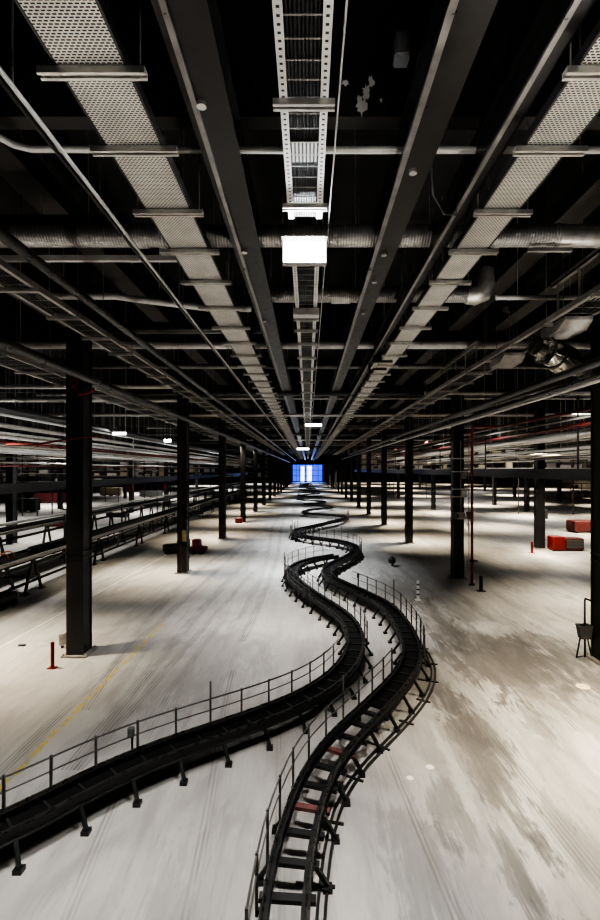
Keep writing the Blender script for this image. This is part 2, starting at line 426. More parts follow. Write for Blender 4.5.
# three long beams under the roof
def long_beam(x0, x1, z, strip, lab, mat=None):
    t = thing('ceiling_beam', lab, 'beam', ((x0 + x1)/2, 1.0, z))
    m = MB(); w = x1 - x0; c = (x0 + x1)/2
    m.box(x0, x1, 1.0, 180, z, z + 0.05).box(c - 0.03, c + 0.03, 1.0, 180, z + 0.05, z + 0.42).box(x0, x1, 1.0, 180, z + 0.42, z + 0.46)
    m.build('beam', mat or M['brown_steel'], t)
    MB().box(x0 + strip[0], x0 + strip[1], 1.0, 180, z - 0.035, z).build('edge_strip', M['strip'], t)
    for k in range(9):
        y = 2.5 + 10.9 * k
        MB().tube([(c, y, z + 0.46), (c, y, ROOF)], 0.02, 6).build('hanger_rod', M['galv_dull'], t)
    return t
ZB = 8.75
zb = ZB - CAM_H
b1 = long_beam(-0.335*zb, -0.215*zb, ZB, (0.07, 0.125), 'long brown steel beam left of the centre cable ladder')
b2 = long_beam(0.30*zb, 0.405*zb, ZB, (0.0, 0.07), 'wide brown steel beam right of the centre cable ladder')
b3 = long_beam(0.54*zb, 0.59*zb, ZB - 0.15, (0.0, 0.05), 'narrow brown steel beam between the wide beam and right mesh tray')
for (b_, x, ys) in ((b1, -0.29*zb, (4.9, 8.2, 12.0)), (b2, 0.35*zb, (6.0, 8.3, 9.5, 11.4))):
    for y in ys:
        MB().tube([(x, y, ZB - 0.045), (x, y, ZB - 0.0)], 0.05, 12).build('cover_disc', M['galv'], b_)

# ------------------------------------------------------------------ cable trays
def support_bars(t, ys, x0, x1, z, ymax_parts=100, mat=None, rods=True):
    stuff = MB()
    for i, y in enumerate(ys):
        m = MB()
        # strut channel: open-topped C with lips
        m.box(x0, x1, y - 0.045, y + 0.045, z + 0.048, z + 0.06).box(x0, x1, y - 0.045, y - 0.033, z, z + 0.048).box(x0, x1, y + 0.033, y + 0.045, z, z + 0.048)
        m.box(x0, x1, y - 0.033, y - 0.016, z, z + 0.01).box(x0, x1, y + 0.016, y + 0.033, z, z + 0.01)
        if i < ymax_parts: o = m.build('support_bar', mat or M['galv'], t)
        else: stuff.v_off = 0; stuff.add(m.v, m.f)
        if rods and i < 40 and i % 2 == 0:
            r = MB()
            for x in (x0 + 0.05, x1 - 0.05): r.tube([(x, y, z), (x, y, ROOF)], 0.008, 5)
            r.build('threaded_rods', M['galv_dull'], t)
    if stuff.v:
        o = stuff.build('support_bars', mat or M['galv'], t); o['kind'] = 'stuff'

def mesh_tray(x0, x1, z, lab, ybars, y1=150, over=.16):
    t = thing('cable_tray', lab, 'cable tray', ((x0+x1)/2, 1.0, z), 'perforated cable trays')
    MB().box(x0, x1, 1.0, y1, z, z + 0.006).build('mesh_panel', M['mesh'], t)
    for x in (x0, x1):
        MB().box(x - 0.012, x + 0.012, 1.0, y1, z - 0.005, z + 0.10).build('side_rail', M['charcoal'], t)
    k = MB()
    for j in range(5):
        x = x0 + (x1 - x0) * (0.2 + 0.15 * j)
        k.tube([(x, 1.0, z + 0.03), (x + 0.02, 30, z + 0.03), (x - 0.01, y1, z + 0.03)], 0.02, 6)
    k.build('cables', M['black'], t)
    support_bars(t, ybars, x0 - over, x1 + 0.16 , z - 0.075)
    return t
ZT = 8.4; zt = ZT - CAM_H
ybs = [1.7, 2.9, 4.06, 5.05, 6.27, 7.39, 8.6] + [8.6 + 1.38 * k for k in range(1, 100)]
mesh_tray(-0.622*zt, -0.45*zt, ZT, 'perforated mesh cable tray on cross bars, left of the beams', ybs)
mesh_tray(0.668*zt, 0.812*zt, ZT, 'perforated mesh cable tray on cross bars, right of the beams', ybs, over=.10)

def ladder_tray(x0, x1, z, lab, ybars, rail_w, rail_mat, y0=1.0, y1=150, rung=0.3, rung_mat=None, nrung=100, cables=6):
    t = thing('cable_ladder', lab, 'cable ladder', ((x0+x1)/2, y0, z))
    for x in (x0, x1 - rail_w):
        m = MB().box(x, x + rail_w, y0, y1, z, z + 0.012)
        m.box((x if x == x0 else x + rail_w - 0.012), (x + 0.012 if x == x0 else x + rail_w), y0, y1, z + 0.012, z + 0.11)
        m.build('side_rail', rail_mat, t)
    for i in range(nrung):
        y = y0 + 0.2 + rung * i
        MB().box(x0 + rail_w, x1 - rail_w, y - 0.005, y + 0.005, z + 0.012, z + 0.020).build('rung', rung_mat or M['galv_dull'], t)
    m = MB()
    for j in range(cables):
        x = x0 + rail_w + (x1 - x0 - 2*rail_w) * (j + 0.7) / (cables + 0.4)
        m.tube([(x, y0, z + 0.045), (x, (y0 + y1)/2, z + 0.045), (x, y1, z + 0.045)], 0.014, 6)
    m.build('cables', M['charcoal'], t)
    support_bars(t, ybars, x0 - 0.06, x1 + 0.06, z - 0.075)
    return t
t3 = ladder_tray(-0.077*zt, 0.055*zt, ZT, 'slotted centre cable ladder overhead, on the near side of the floodlight', [2.4, 4.41, 6.13], 0.07476, M['slotted'], rung=0.2, nrung=26, cables=9, y1=6.5)
MB().box(-0.077*zt + 0.08, 0.055*zt - 0.08, 5.0, 5.32, ZT + 0.013, ZT + 0.019).build('vent_plate', M['louvre'], t3)
t3 = ladder_tray(-0.077*zt, 0.055*zt, ZT, 'slotted centre cable ladder running on beyond the floodlight', [10.7, 11.6, 12.8, 14.4, 16] + [16 + 2.4*k for k in range(1, 45)], 0.07476, M['slotted'], y0=7.2, rung=0.25, nrung=100, cables=9)
MB().box(-0.077*zt - 0.05, 0.055*zt + 0.05, 10.0, 10.25, ZT - 0.16, ZT - 0.02).build('junction_box', M['galv'], t3)
ladder_tray(-1.68*3.3, -1.50*3.3, CAM_H + 3.3, 'outer left cable ladder with pale side rails', [5.5 + 1.6*k for k in range(1, 60)], 0.08, M['galv_dull'], y0=2.0, y1=110, rung=0.4, nrung=60)
ladder_tray(-2.95*3.0, -2.62*3.0, CAM_H + 3.0, 'far left cable ladder packed with pale cables', [8.0 + 2.2*k for k in range(1, 40)], 0.09, M['galv'], y0=4.0, y1=100, rung=0.5, nrung=40, cables=7)

# right-hand ladder with upper strut rail on posts
t5 = ladder_tray(1.62*3.1, 1.86*3.1, CAM_H + 3.1, 'wide right cable ladder under a strut rail on posts', [5.0 + 1.7*k for k in range(1, 55)], 0.09, M['galv_dull'], y0=2.0, y1=100, rung=0.35, nrung=60)
for (y0, y1) in ((7.2, 9.9), (14.2, 17.6)):
    x = 1.63 * 3.1
    z = CAM_H + 3.75
    MB().box(x - 0.05, x + 0.05, y0, y1, z, z + 0.03).box(x - 0.05, x - 0.03, y0, y1, z, z + 0.09).box(x + 0.03, x + 0.05, y0, y1, z, z + 0.09).build('strut_rail', M['galv'], t5)
    for k in range(4):
        y = y0 + 0.2 + (y1 - y0 - 0.4) * k / 3
        MB().box(x - 0.02, x + 0.02, y - 0.02, y + 0.02, CAM_H + 3.1, z).build('post', M['galv_dull'], t5)
for (y0, y1) in ((9.6, 10.6), (12.6, 13.6)):
    x0, x1 = 1.66*3.1, 1.84*3.1; z = CAM_H + 3.1
    m = MB()
    m.rings([[(x0, y0, z - 0.09), (x1, y0, z - 0.09), (x1, y0, z - 0.02), (x0, y0, z - 0.02)], [(x0, y0+0.3, z - 0.22), (x1+0.05, y0+0.3, z - 0.22), (x1+0.05, y0+0.3, z - 0.02), (x0, y0+0.3, z - 0.02)], [(x0, y1, z - 0.22), (x1+0.05, y1, z - 0.22), (x1+0.05, y1, z - 0.02), (x0, y1, z - 0.02)]])
    m.build('drop_out_plate', M['galv_dull'], t5)

# ------------------------------------------------------------------ pipes and ducts
def run(name, lab, cat, pts, r, mat, hang=(), n=10, group=None, collars=(), collar_mat=None, rings_=None):
    pts = [Vector(p) for p in pts]
    t = thing(name, lab, cat, pts[0], group)
    MB().tube(pts, r, n).build('run', mat, t, True)
    for hpos in hang:
        p = Vector(hpos); rr = r if not isinstance(r, (list, tuple)) else max(r)
        MB().tube([(p.x, p.y, p.z + rr * 0.6), (p.x, p.y, ROOF)], 0.010, 5).build('hanger_rod', M['galv_dull'], t)
    for (a, b_, rr) in collars:
        MB().tube([a, b_], rr, n).build('collar', collar_mat or mat, t, True)
    return t
def along(x, z, ys): return [(x, y, z) for y in ys]
def across(y, z, xs): return [(x, y, z) for x in xs]
HY = [4 + 5.45 * k for k in range(9)]
# longitudinal, left
run('ceiling_conduit', 'thin pale conduit pair running away left of the left mesh tray', 'conduit', along(-0.77*3.2, CAM_H+3.2, (1, 60, 150)), 0.022, M['pipe_light'], along(-0.77*3.2, CAM_H+3.2, HY[:5]))
run('ceiling_conduit', 'thin dark conduit hugging the pale conduit on its left', 'conduit', along(-0.79*3.2, CAM_H+3.2, (1, 60, 150)), 0.02, M['charcoal'], along(-0.79*3.2, CAM_H+3.2, HY[1:5]))
run('ceiling_pipe', 'dark grey pipe running away above the left column row', 'pipe', along(-1.30*3.1, CAM_H+3.1, (1, 60, 160)), 0.085, M['pipe_dark'], along(-1.30*3.1, CAM_H+3.1, HY))
run('ceiling_pipe', 'thick dark pipe passing in front of the nearest left column', 'pipe', along(-2.40*2.36, CAM_H+2.36, (1, 60, 150)), 0.11, M['pipe_dark'], along(-2.40*2.36, CAM_H+2.36, HY))
run('ceiling_wire', 'thin wire running away just right of the centre cable ladder', 'wire', along(0.083*3.5, CAM_H+3.5, (1, 40, 90)), 0.010, M['pipe_light'], along(0.083*3.5, CAM_H+3.5, HY[1:4]), 6)
# longitudinal, right
run('ceiling_pipe', 'pale slim pipe sloping across the right bay above the red pipes', 'pipe', along(3.25*2.0, CAM_H+2.0, (2, 10, 20)) + [(6.3, 36, CAM_H+2.0), (6.3, 90, CAM_H+2.0)], 0.05, M['pipe_light'], along(3.25*2.0, CAM_H+2.0, HY[1:4]))
run('sprinkler_pipe', 'red sprinkler pipe running away on the right, uppermost', 'pipe', [(8.6, 6, 6.85), (8.6, 14, 6.85), (8.3, 22, 6.9), (8.3, 70, 6.9)], 0.055, M['dark_red'], along(8.6, 6.85, (9, 14)) + along(8.3, 6.9, (25, 36)))
run('sprinkler_pipe', 'lower dark red sprinkler pipe running away on the right', 'pipe', [(9.6, 6, 6.6), (9.6, 60, 6.6)], 0.055, M['dark_red'], along(9.6, 6.6, (10, 16, 24, 34)))
run('air_duct', 'big silver round duct running away at the right above the dark beam', 'duct', [(12.2, 8, 6.60), (12.2, 80, 6.60)], 0.20, M['galv'], along(12.2, 6.6, (10, 16, 22, 28, 36, 44)), 14)
run('ceiling_pipe', 'grey pipe below the big silver duct on the right', 'pipe', [(12.9, 8, 6.05), (12.9, 80, 6.05)], 0.06, M['pipe_light'], along(12.9, 6.05, (12, 18, 26, 34)))
run('ceiling_pipe', 'grey pipe between red sprinkler pipes on the right', 'pipe', [(9.1, 6, 6.75), (9.1, 16, 6.75), (9.4, 26, 6.85), (9.4, 80, 6.85)], 0.05, M['pipe_grey'], along(9.4, 6.85, (28, 36, 44)))
run('ceiling_pipe', 'dark thick pipe under the right cable ladder', 'pipe', [(5.15, 5, 6.92), (5.15, 60, 6.92)], 0.08, M['charcoal'], along(5.15, 6.92, (7, 14, 20, 26, 36)))
run('ceiling_pipe', 'second dark thick pipe under the right cable ladder', 'pipe', [(5.5, 5, 6.78), (5.5, 60, 6.78)], 0.055, M['pipe_dark'], along(5.5, 6.78, (7, 14, 20, 26, 36)))
# bulging duct fitting
t = thing('duct_fitting', 'bulging silver duct fitting among the right-hand trays', 'duct', (4.92, 10.4, 7.70))
P1, P2 = Vector((4.92, 10.4, 7.70)), Vector((6.62, 11.3, 7.28))
prof = [(0, .20), (.12, .20), (.14, .27), (.19, .27), (.21, .19), (.3, .27), (.42, .33), (.55, .33), (.68, .27), (.82, .20), (1, .15)]
MB().tube([P1.lerp(P2, a) for a, r in prof], [r for a, r in prof], 18).build('body', M['shiny'], t, True)
for a, r in ((.16, .30), (.34, .31), (.86, .215)):
    MB().tube([P1.lerp(P2, a - .015), P1.lerp(P2, a + .015)], r, 18).build('flange', M['charcoal'], t, True)
MB().tube([P1.lerp(P2, .5), P1.lerp(P2, .5) + Vector((0, 0, 3.7))], 0.012, 5).build('hanger_rod', M['galv_dull'], t)
run('flexible_hose', 'dark flexible hose looping beneath the bulging duct fitting', 'hose', [P2 + Vector((-0.1, -0.1, -.12)), P2 + Vector((-.4, .4, -.2)), P2 + Vector((-.7, 1.4, -.22)), P2 + Vector((-.75, 4.0, -.2)), P2 + Vector((-.75, 8.0, -.15))], 0.06, M['charcoal'])

# cross runs
def cross(name, lab, cat, y, z, x0, x1, r, mat, n=10, hx=None, collars=()):
    hx = hx or [x0 + (x1 - x0) * (k + .5) / 6 for k in range(6)]
    return run(name, lab, cat, [(x0, y, z), ((x0+x1)/2, y, z), (x1, y, z)], r, mat, across(y, z, hx), n, None, collars)
ZC = CAM_H
# pale pipe with elbow
run('cross_pipe', 'pale pipe crossing the ceiling, nearest of the cross pipes, with elbow', 'pipe', [(-4.4, 4.6, ZC+4.0), (-3.75, 5.7, ZC+4.0), (-3.62, 5.9, ZC+4.0), (-3.45, 5.98, ZC+4.0), (0, 6.0, ZC+4.0), (4.1, 6.0, ZC+4.0)], 0.045, M['pipe_light'], across(6.0, ZC+4.0, (-2.5, 1.6, 3.4)))
yd = 8.25; zd = ZC + 4.02
t = cross('spiral_duct', 'nearest round spiral duct crossing the ceiling', 'duct', yd, zd, -9.5, 4.25, 0.18, M['spiral'], 20, collars=[((-2.95, yd, zd), (-2.75, yd, zd), 0.20), ((-2.55, yd, zd), (-2.45, yd, zd), 0.2), ((3.2, yd, zd), (3.3, yd, zd), 0.195), ((4.2, yd, zd), (4.3, yd, zd), 0.2)])
MB().tube([(4.25, yd, zd), (4.9, yd, zd), (5.2, yd, zd - .03), (5.9, yd, zd - .17), (6.8, yd, zd - .4)], 0.185, 18).build('elbow', M['galv'], t, True)
MB().box(3.75, 4.5, yd - .1, yd - .04, zd - .30, zd - .24).build('support_strut', M['galv_dull'], t)
t = cross('air_duct', 'wide dark duct section wrapped beside the nearest spiral duct, left side', 'duct', yd + .35, zd + .25, -9.5, -3.2, 0.27, M['charcoal'], 18)
t = thing('cross_channel', 'pale strut channel crossing below the nearest spiral duct on the left', 'channel', (-5, 8.7, ZC+3.82))
MB().box(-9, -2.2, 8.66, 8.74, ZC+3.78, ZC+3.80).box(-9, -2.2, 8.66, 8.68, ZC+3.8, ZC+3.88).box(-9, -2.2, 8.72, 8.74, ZC+3.8, ZC+3.88).build('channel', M['pipe_light'], t)
for x in (-8, -5.2, -2.6): MB().tube([(x, 8.7, ZC+3.8), (x, 8.7, ROOF)], .01, 5).build('hanger_rod', M['galv_dull'], t)
run('cross_pipe', 'pale pipe with a slight kink below the outer left cable ladder', 'pipe', [(-6.2, 11, ZC+3.98), (-4.4, 11, ZC+3.98), (-4.0, 11, ZC+3.92), (-2.2, 11, ZC+3.7), (-1.3, 11, ZC+3.7)], 0.075, M['pipe_light'], across(11, ZC+3.9, (-5.6, -3.4)))
y2 = 11.4; z2 = ZC + 4.15
t = cross('spiral_duct', 'second round spiral duct crossing behind the floodlight', 'duct', y2, z2, -1.0, 3.75, 0.17, M['spiral'], 18, hx=(-0.6, 1.2, 3.2), collars=[((0.55, y2, z2), (1.0, y2, z2), 0.2), ((1.3, y2, z2), (1.36, y2, z2), 0.19)])
MB().tube([(3.75, y2, z2), (3.95, y2, z2), (4.1, y2 - .02, z2 + .06), (4.18, y2 - .02, z2 + .25), (4.2, y2, z2 + .6)], [.2, .24, .26, .25, .2], 16).build('end_elbow', M['galv'], t, True)
cross('cross_pipe', 'pale pipe on the right between spiral duct and strut rail', 'pipe', 11.0, ZC+3.95, 4.3, 8.5, 0.055, M['pipe_light'], hx=(4.8, 6, 7.5))
cross('cross_pipe', 'long pale pipe crossing the whole ceiling below the black infill', 'pipe', 15.2, ZC+3.95, -9.0, 11.5, 0.12, M['pipe_light'], 12)
cross('air_duct', 'dark round duct behind the outer left cable ladder', 'duct', 13.2, ZC+3.9, -6, -1.2, 0.16, M['brown_steel'], 14, hx=(-5, -2.2))
mats = ['pipe_grey', 'charcoal', 'spiral', 'pipe_light', 'charcoal', 'pipe_grey']
for k in range(15):
    y = 18.3 + 4.4 * k + (k % 3) * 0.35
    z = ZC + 3.95 - 0.35 * (k % 2) + 0.1 * ((k * 7) % 3)
    half = 11 + (k * 5) % 4 * 2
    r = (0.10, 0.16, 0.07, 0.09, 0.17, 0.07)[k % 6]
    t = thing('cross_pipe', '%s pipe crossing the far ceiling, %s beyond the long pale pipe' % ({'pipe_light': 'pale',  'charcoal': 'dark', 'galv_dull': 'dull grey', 'spiral': 'ribbed silver', 'pipe_grey': 'grey'}[mats[k % 6]], ORD[k]), 'pipe', (0, y, z), 'far cross pipes')
    MB().tube([(-half, y, z), (half + 2, y, z)], r, 10).build('run', M[mats[k % 6]], t, True)
    for x in (-half * .8, -3.1, 2.9, half * .8): MB().tube([(x, y, z), (x, y, ROOF)], 0.012, 4).build('hanger_rod', M['galv_dull'], t)

# big dark beams at mid height on both sides
def mid_beam(x, z, h, y0, y1, lab):
    t = thing('mezzanine_beam', lab, 'beam', (x, y0, z))
    ibeam(MB(), 'y', x, y0, y1, z - h/2, z + h/2, 0.32, 0.06, 0.24).build('beam', M['black'], t)
    for k in range(8):
        y = y0 + 4 + k * 10.9
        MB().box(x - .03, x + .03, y - .03, y + .03, z + h/2, ROOF).build('hanger_post', M['black'], t)
mid_beam(11.75, 4.80, 0.50, 6, 120, 'long black beam at eye height along the right bay')
mid_beam(-15.4, 4.05, 0.50, 6, 120, 'long black beam at eye height along the left bay')

# left bay service pipes
LP = [(5.0, -12.0, 0.17, 'charcoal', 'thick dark cable bundle in the left bay, uppermost'), (5.5, -12.5, 0.05, 'pipe_light', 'pale pipe right under the thick dark cable bundle'),
      (6.8, -12.9, 0.09, 'galv', 'speckled silver pipe in the left bay under the cable bundle'), (8.2, -13.3, 0.06, 'pipe_light', 'white slim pipe in the left bay below the speckled pipe'),
      (9.3, -14.4, 0.07, 'white_paint', 'bright white pipe in the left bay above the red pipe'), (10.8, -14.0, 0.045, 'red', 'long red pipe running along the left bay'),
      (13.5, -13.7, 0.07, 'pipe_light', 'pale pipe low in the left bay above the racks'), (16.5, -16.2, 0.06, 'galv', 'silver pipe in the left bay at rack top height'),
      (22, -18.5, 0.05, 'pipe_grey', 'grey pipe in the left bay crossing the racks'), (40, -18.0, 0.05, 'pipe_light', 'thin pale pipe at eye level in the left bay'),
      (70, -14.5, 0.045, 'dark_red', 'dark red pipe at eye level in the left bay')]
for q, x, r, mt, lab in LP:
    z = CAM_H - x / q
    run('service_pipe', lab, 'pipe', [(x, 8, z), (x, 40, z), (x, 110, z)], r, M[mt], along(x, z, (14, 20.5, 27, 34, 46)), 8, 'left bay service pipes')
RP = [(15.0, 13.4, 0.05, 'pipe_light', 'pale pipe low in the right bay over the black beam'), (22.0, 14.2, 0.045, 'pipe_grey', 'grey pipe just over the black beam in the right bay'),
      (9.0, 15.5, 0.08, 'galv_dull', 'dull silver pipe behind the big silver duct'), (6.3, 13.5, 0.045, 'dark_red', 'dark red pipe above the big silver duct'),
      (4.5, 11.0, 0.05, 'charcoal', 'dark conduit high in the right bay')]
for q, x, r, mt, lab in RP:
    z = CAM_H + x / q
    run('service_pipe', lab, 'pipe', [(x, 8, z), (x, 40, z), (x, 110, z)], r, M[mt], along(x, z, (14, 20.5, 27, 34, 46)), 8, 'right bay service pipes')

for k in range(11):
    q = 5.6 + 1.15 * k + (k % 3) * .4; x = -12.2 - 1.05 * ((k * 5) % 8) - (.37 if k >= 8 else 0)
    z = CAM_H - x / q
    run('service_pipe', 'slim service pipe, one of many packed side by side along the left bay', 'pipe', [(x, 9, z), (x, 110, z)], .028 + .012 * (k % 3), M[('white_paint', 'galv', 'pipe_light', 'charcoal')[k % 4]], along(x, z, (15, 22, 31, 43)), 6, 'slim pipes along the left bay')
for k in range(10):
    q = 7.0 + 2.0 * k; x = 13.05 + 1.1 * ((k * 5) % 6) + (.43 if k >= 6 else 0)
    z = CAM_H + x / q
    run('service_pipe', 'slim service pipe, one of many packed side by side along the right bay', 'pipe', [(x, 9, z), (x, 110, z)], .028 + .012 * (k % 3), M[('white_paint', 'galv', 'charcoal', 'pipe_light')[k % 4]], along(x, z, (15, 22, 31, 43)), 6, 'slim pipes along the right bay')
# cross pipes seen over the left bay
cross('cross_pipe', 'pale pipe crossing the left bay near the nearest column top', 'pipe', 19.6, ZC+3.4, -24, -5.5, 0.09, M['pipe_light'])
cross('spiral_duct', 'bright ribbed duct crossing the left bay behind the nearest column', 'duct', 23.9, ZC+3.5, -28, -5.5, 0.13, M['spiral'], 14)
cross('cross_pipe', 'dim pale pipe crossing the right bay beside the nearest right column', 'pipe', 20.6, ZC+3.3, 5, 24, 0.08, M['galv_dull'])

# ------------------------------------------------------------------ storage racks in the outer bays
def rack(x0, x1, y, z0, shelves, lab, n=9, h=2.6, pale=True, axis='x'):
    t = thing('storage_rack', lab, 'rack', ((x0+x1)/2, y, 0), 'racks in the outer bays')
    for k in range(n + 1):
        x = x0 + (x1 - x0) * k / n
        MB().box(x - .05, x + .05, y - .05, y + .05, 0 if (k % 4 == 0 or z0 < 4.7) else z0 - .3, z0 + h).build('upright', M['charcoal'], t)
    for s in range(shelves + 1):
        z = z0 + h * s / shelves
        MB().box(x0, x1, y - .06, y + .5, z - .05, z + .05).build('shelf', M['galv_dull'] if s % 2 else M['pipe_light'], t)
    if pale:
        for s in range(shelves):
            for k in range(n):
                if random.random() < .7:
                    xa = x0 + (x1 - x0) * (k + .12) / n; xb = x0 + (x1 - x0) * (k + random.uniform(.5, .88)) / n
                    z = z0 + h * s / shelves + .05
                    o = MB().cbox(xa, xb, y, y + .4, z, z + h / shelves * random.uniform(.45, .85), .02).build('bin', random.choice([M['white_paint'], M['galv'], M['cream'], M['grey_plastic'], M['pipe_light']]), t)
    return t
rack(-47, -24.5, 52, 4.6, 4, 'long pale storage rack seen through the far left bay', 14, 3.2)
rack(-54, -21.5, 75, 3.2, 4, 'distant storage rack across the left bay, behind the nearer one', 16, 3.4)
rack(-40, -9, 112, 3.4, 4, 'farthest storage rack across the left bay', 18, 4.2)
rack(17.5, 36, 54, 5.2, 3, 'pale storage rack above the black beam in the right bay', 12, 2.2)
rack(9.5, 30, 86, 5.2, 3, 'distant storage rack above the black beam in the right bay', 14, 2.8)
rack(13, 48, 128, 5.2, 3, 'farthest storage rack in the right bay', 16, 4.0)
t = rack(43, 58, 82, 0.3, 3, 'red framed low rack at the far right', 8, 2.4, True)
for ch in t.children:
    if ch.name.startswith(('upright', 'shelf')): ch.data.materials[0] = M['red']

# ------------------------------------------------------------------ tracks
def catmull(ctrl, n=14):
    P = [ctrl[0]*2 - ctrl[1]] + ctrl + [ctrl[-1]*2 - ctrl[-2]]
    out = []; idx = []
    for i in range(1, len(P) - 2):
        idx.append(len(out))
        for k in range(n):
            t = k / n; a, b_, c, d = P[i-1], P[i], P[i+1], P[i+2]
            out.append(0.5 * ((2*b_) + (c - a)*t + (2*a - 5*b_ + 4*c - d)*t*t + (3*b_ - a - 3*c + d)*t**3))
    out.append(ctrl[-1]); return out
def resample(p, ds):
    out = [p[0].copy()]; acc = 0
    for a, b_ in zip(p, p[1:]):
        L = (b_ - a).length; s = 0
        while acc + L - s >= ds:
            s += ds - acc; acc = 0
            out.append(a.lerp(b_, s / L))
        acc += L - s
    return out
def smooth(p, it):
    for _ in range(it):
        p = [p[0]] + [(p[i-1] + p[i]*2 + p[i+1]) / 4 for i in range(1, len(p)-1)] + [p[-1]]
    return p
def sides_of(p):
    s = []
    for i in range(len(p)):
        d = (p[min(i+1, len(p)-1)] - p[max(i-1, 0)]); d.z = 0; d.normalize()
        s.append(Vector((d.y, -d.x, 0)))          # right-hand side
    return s
DECK = 0.42
A_ctrl = [fl(*q, DECK) for q in [(-120, 872), (-60, 848), (0, 828), (70, 791), (140, 758), (210, 733), (270, 712), (318, 690), (347, 665), (356, 640), (345, 617), (318, 598), (299, 584), (291, 573), (298, 564), (318, 558), (338, 555)]]
B_ctrl = [fl(*q, DECK) for q in [(280, 960), (285, 905), (290, 860), (300, 823), (311, 787), (327, 757), (349, 731), (376, 705), (401, 678), (412, 658), (410, 640), (401, 623), (387, 606), (365, 594), (343, 584), (328, 576), (328, 568), (339, 561), (353, 554), (356, 548), (346, 542.5), (326, 539), (306, 536.5), (295, 533.5), (298, 529.5), (313, 526), (332, 521.5), (344.5, 518.5), (344, 516), (330, 514.5), (311, 513.3), (303, 512), (310, 509.6), (324, 508), (331, 506.8)]]
y = B_ctrl[-1].y + 3
k = 0
while y < 168:
    y += 2.6
    B_ctrl.append(Vector((0.55 - 0.012 * (y - 60) + 2.1 * math.sin(2 * math.pi * (y - 63.2) / 12.5 + math.pi * .5 + math.pi), y, DECK)))
HALF = 0.215
def beam_prof(o, z0, z1, w): return [(o - w/2, z0), (o + w/2, z0), (o + w/2, z1), (o - w/2, z1)]
def make_track(ctrl, lab, belt_from, tie_until, foot_sp, foot_until, rails, tie_sp=0.42, closed_from=None):
    p = smooth(resample(catmull(ctrl), 0.16), 14)
    s = sides_of(p)
    base = Vector((p[0].x, p[0].y, 0))
    t = thing('conveyor_track', lab, 'conveyor track', base)
    flat = [Vector((q.x, q.y, 0)) for q in p]
    for sg in (-1, 1):
        m = MB()
        o = sg * HALF; i_ = -sg
        # channel section: web outside, lips inside
        prof = [(o - .045, .29), (o + .045, .29), (o + .045, .315), (o + .018, .325), (o + .018, .40), (o + .045, .415), (o + .045, .45), (o - .045, .45), (o - .045, .415), (o - .018, .40), (o - .018, .325), (o - .045, .315)]
        m.sweep(flat, s, prof).build('side_beam', M['black'], t)
        # guide rail on top, inner edge
        m = MB().tube([q + s_ * (o + sg * .02) + Vector((0, 0, .458)) for q, s_ in zip(flat, s)], 0.022, 6)
        m.build('guide_rail', M['guide'], t, True)
    iy = next((i for i, q in enumerate(p) if q.y >= belt_from), 0)
    m = MB().sweep(flat[iy:], s[iy:], [(-HALF + .03, .325), (HALF - .03, .325), (HALF - .03, .345), (-HALF + .03, .345)])
    m.build('belt', M['belt'], t)
    # cross ties
    ds = 0.16; step = max(1, round(tie_sp / ds)); n = 0
    for i in range(2, len(p), step):
        if p[i].y > tie_until: break
        if n >= 100: break
        d = Vector((-s[i].y, s[i].x, 0)) * .055
        z = .40 if p[i].y < belt_from else .352
        m = MB(); a = flat[i] - s[i] * (HALF + .10); b_ = flat[i] + s[i] * (HALF + .10)
        if p[i].y >= belt_from: a = flat[i] - s[i] * (HALF - .03); b_ = flat[i] + s[i] * (HALF - .03)
        m.bar(a + Vector((0,0,z - (.12 if p[i].y < belt_from else 0))), b_ + Vector((0,0,z - (.12 if p[i].y < belt_from else 0))), .10 if p[i].y < belt_from else .04, .05 if p[i].y < belt_from else .03)
        m.build('cross_tie', M['tie_red'] if (n in (4, 7) and p[i].y < belt_from) else M['tie'], t); n += 1
    # feet
    step = max(1, round(foot_sp / ds)); n = 0
    for i in range(3, len(p), step):
        if p[i].y > foot_until or n >= 98: break
        for sg in (-1, 1):
            q = flat[i] + s[i] * sg * (HALF + .02); e = flat[i] + s[i] * sg * (HALF + .20)
            m = MB().bar(q + Vector((0,0,.32)), e + Vector((0,0,.06)), .05, .05)
            f = m.build('foot', M['black'], t)
            c = e
            MB().box(c.x - .055, c.x + .055, c.y - .055, c.y + .055, 0, .06).build('pad', M['black'], f)
            n += 1
    # hand rails
    for (sg, ya, yb, h) in rails:
        seg = [i for i in range(len(p)) if min(ya, yb) <= i < max(ya, yb)]
        if len(seg) < 4: continue
        line = lambda z: [flat[i] + s[i] * sg * (HALF + .10) + Vector((0,0,z)) for i in seg]
        r = MB().tube(line(.45 + h), 0.014, 6).build('hand_rail', M['rail'], t, True)
        MB().tube(line(.45 + h * .5), 0.011, 6).build('mid_rail', M['rail'], r, True)
        for c, i in enumerate(seg[::4]):
            q = flat[i] + s[i] * sg * (HALF + .10)
            MB().box(q.x - .016, q.x + .016, q.y - .016, q.y + .016, .22, .45 + h + (.32 if c % 13 == 7 else .03)).build('post', M['rail'], r)
            MB().bar(flat[i] + s[i]*sg*HALF + Vector((0,0,.28)), q + Vector((0,0,.28)), .05, .04).build('bracket', M['black'], r)
    return t, p
def idx_near(p, px, py):
    q = fl(px, py, DECK); return min(range(len(p)), key=lambda i: (p[i] - q).length)
def pre(ctrl): return smooth(resample(catmull(ctrl), 0.16), 14)
pa, pb = pre(A_ctrl), pre(B_ctrl)
ia = lambda x, y_: idx_near(pa, x, y_)
ib = lambda x, y_: idx_near(pb, x, y_)
make_track(A_ctrl, 'left branch of the black curving conveyor track, sweeping out of frame at left', 0, 60, 0.78, 40,
           [(-1, 0, ia(352, 655), .40), (-1, ia(318, 598), len(pa) - 2, .55), (1, ia(299, 584) + 2, ia(356, 640), .45)])
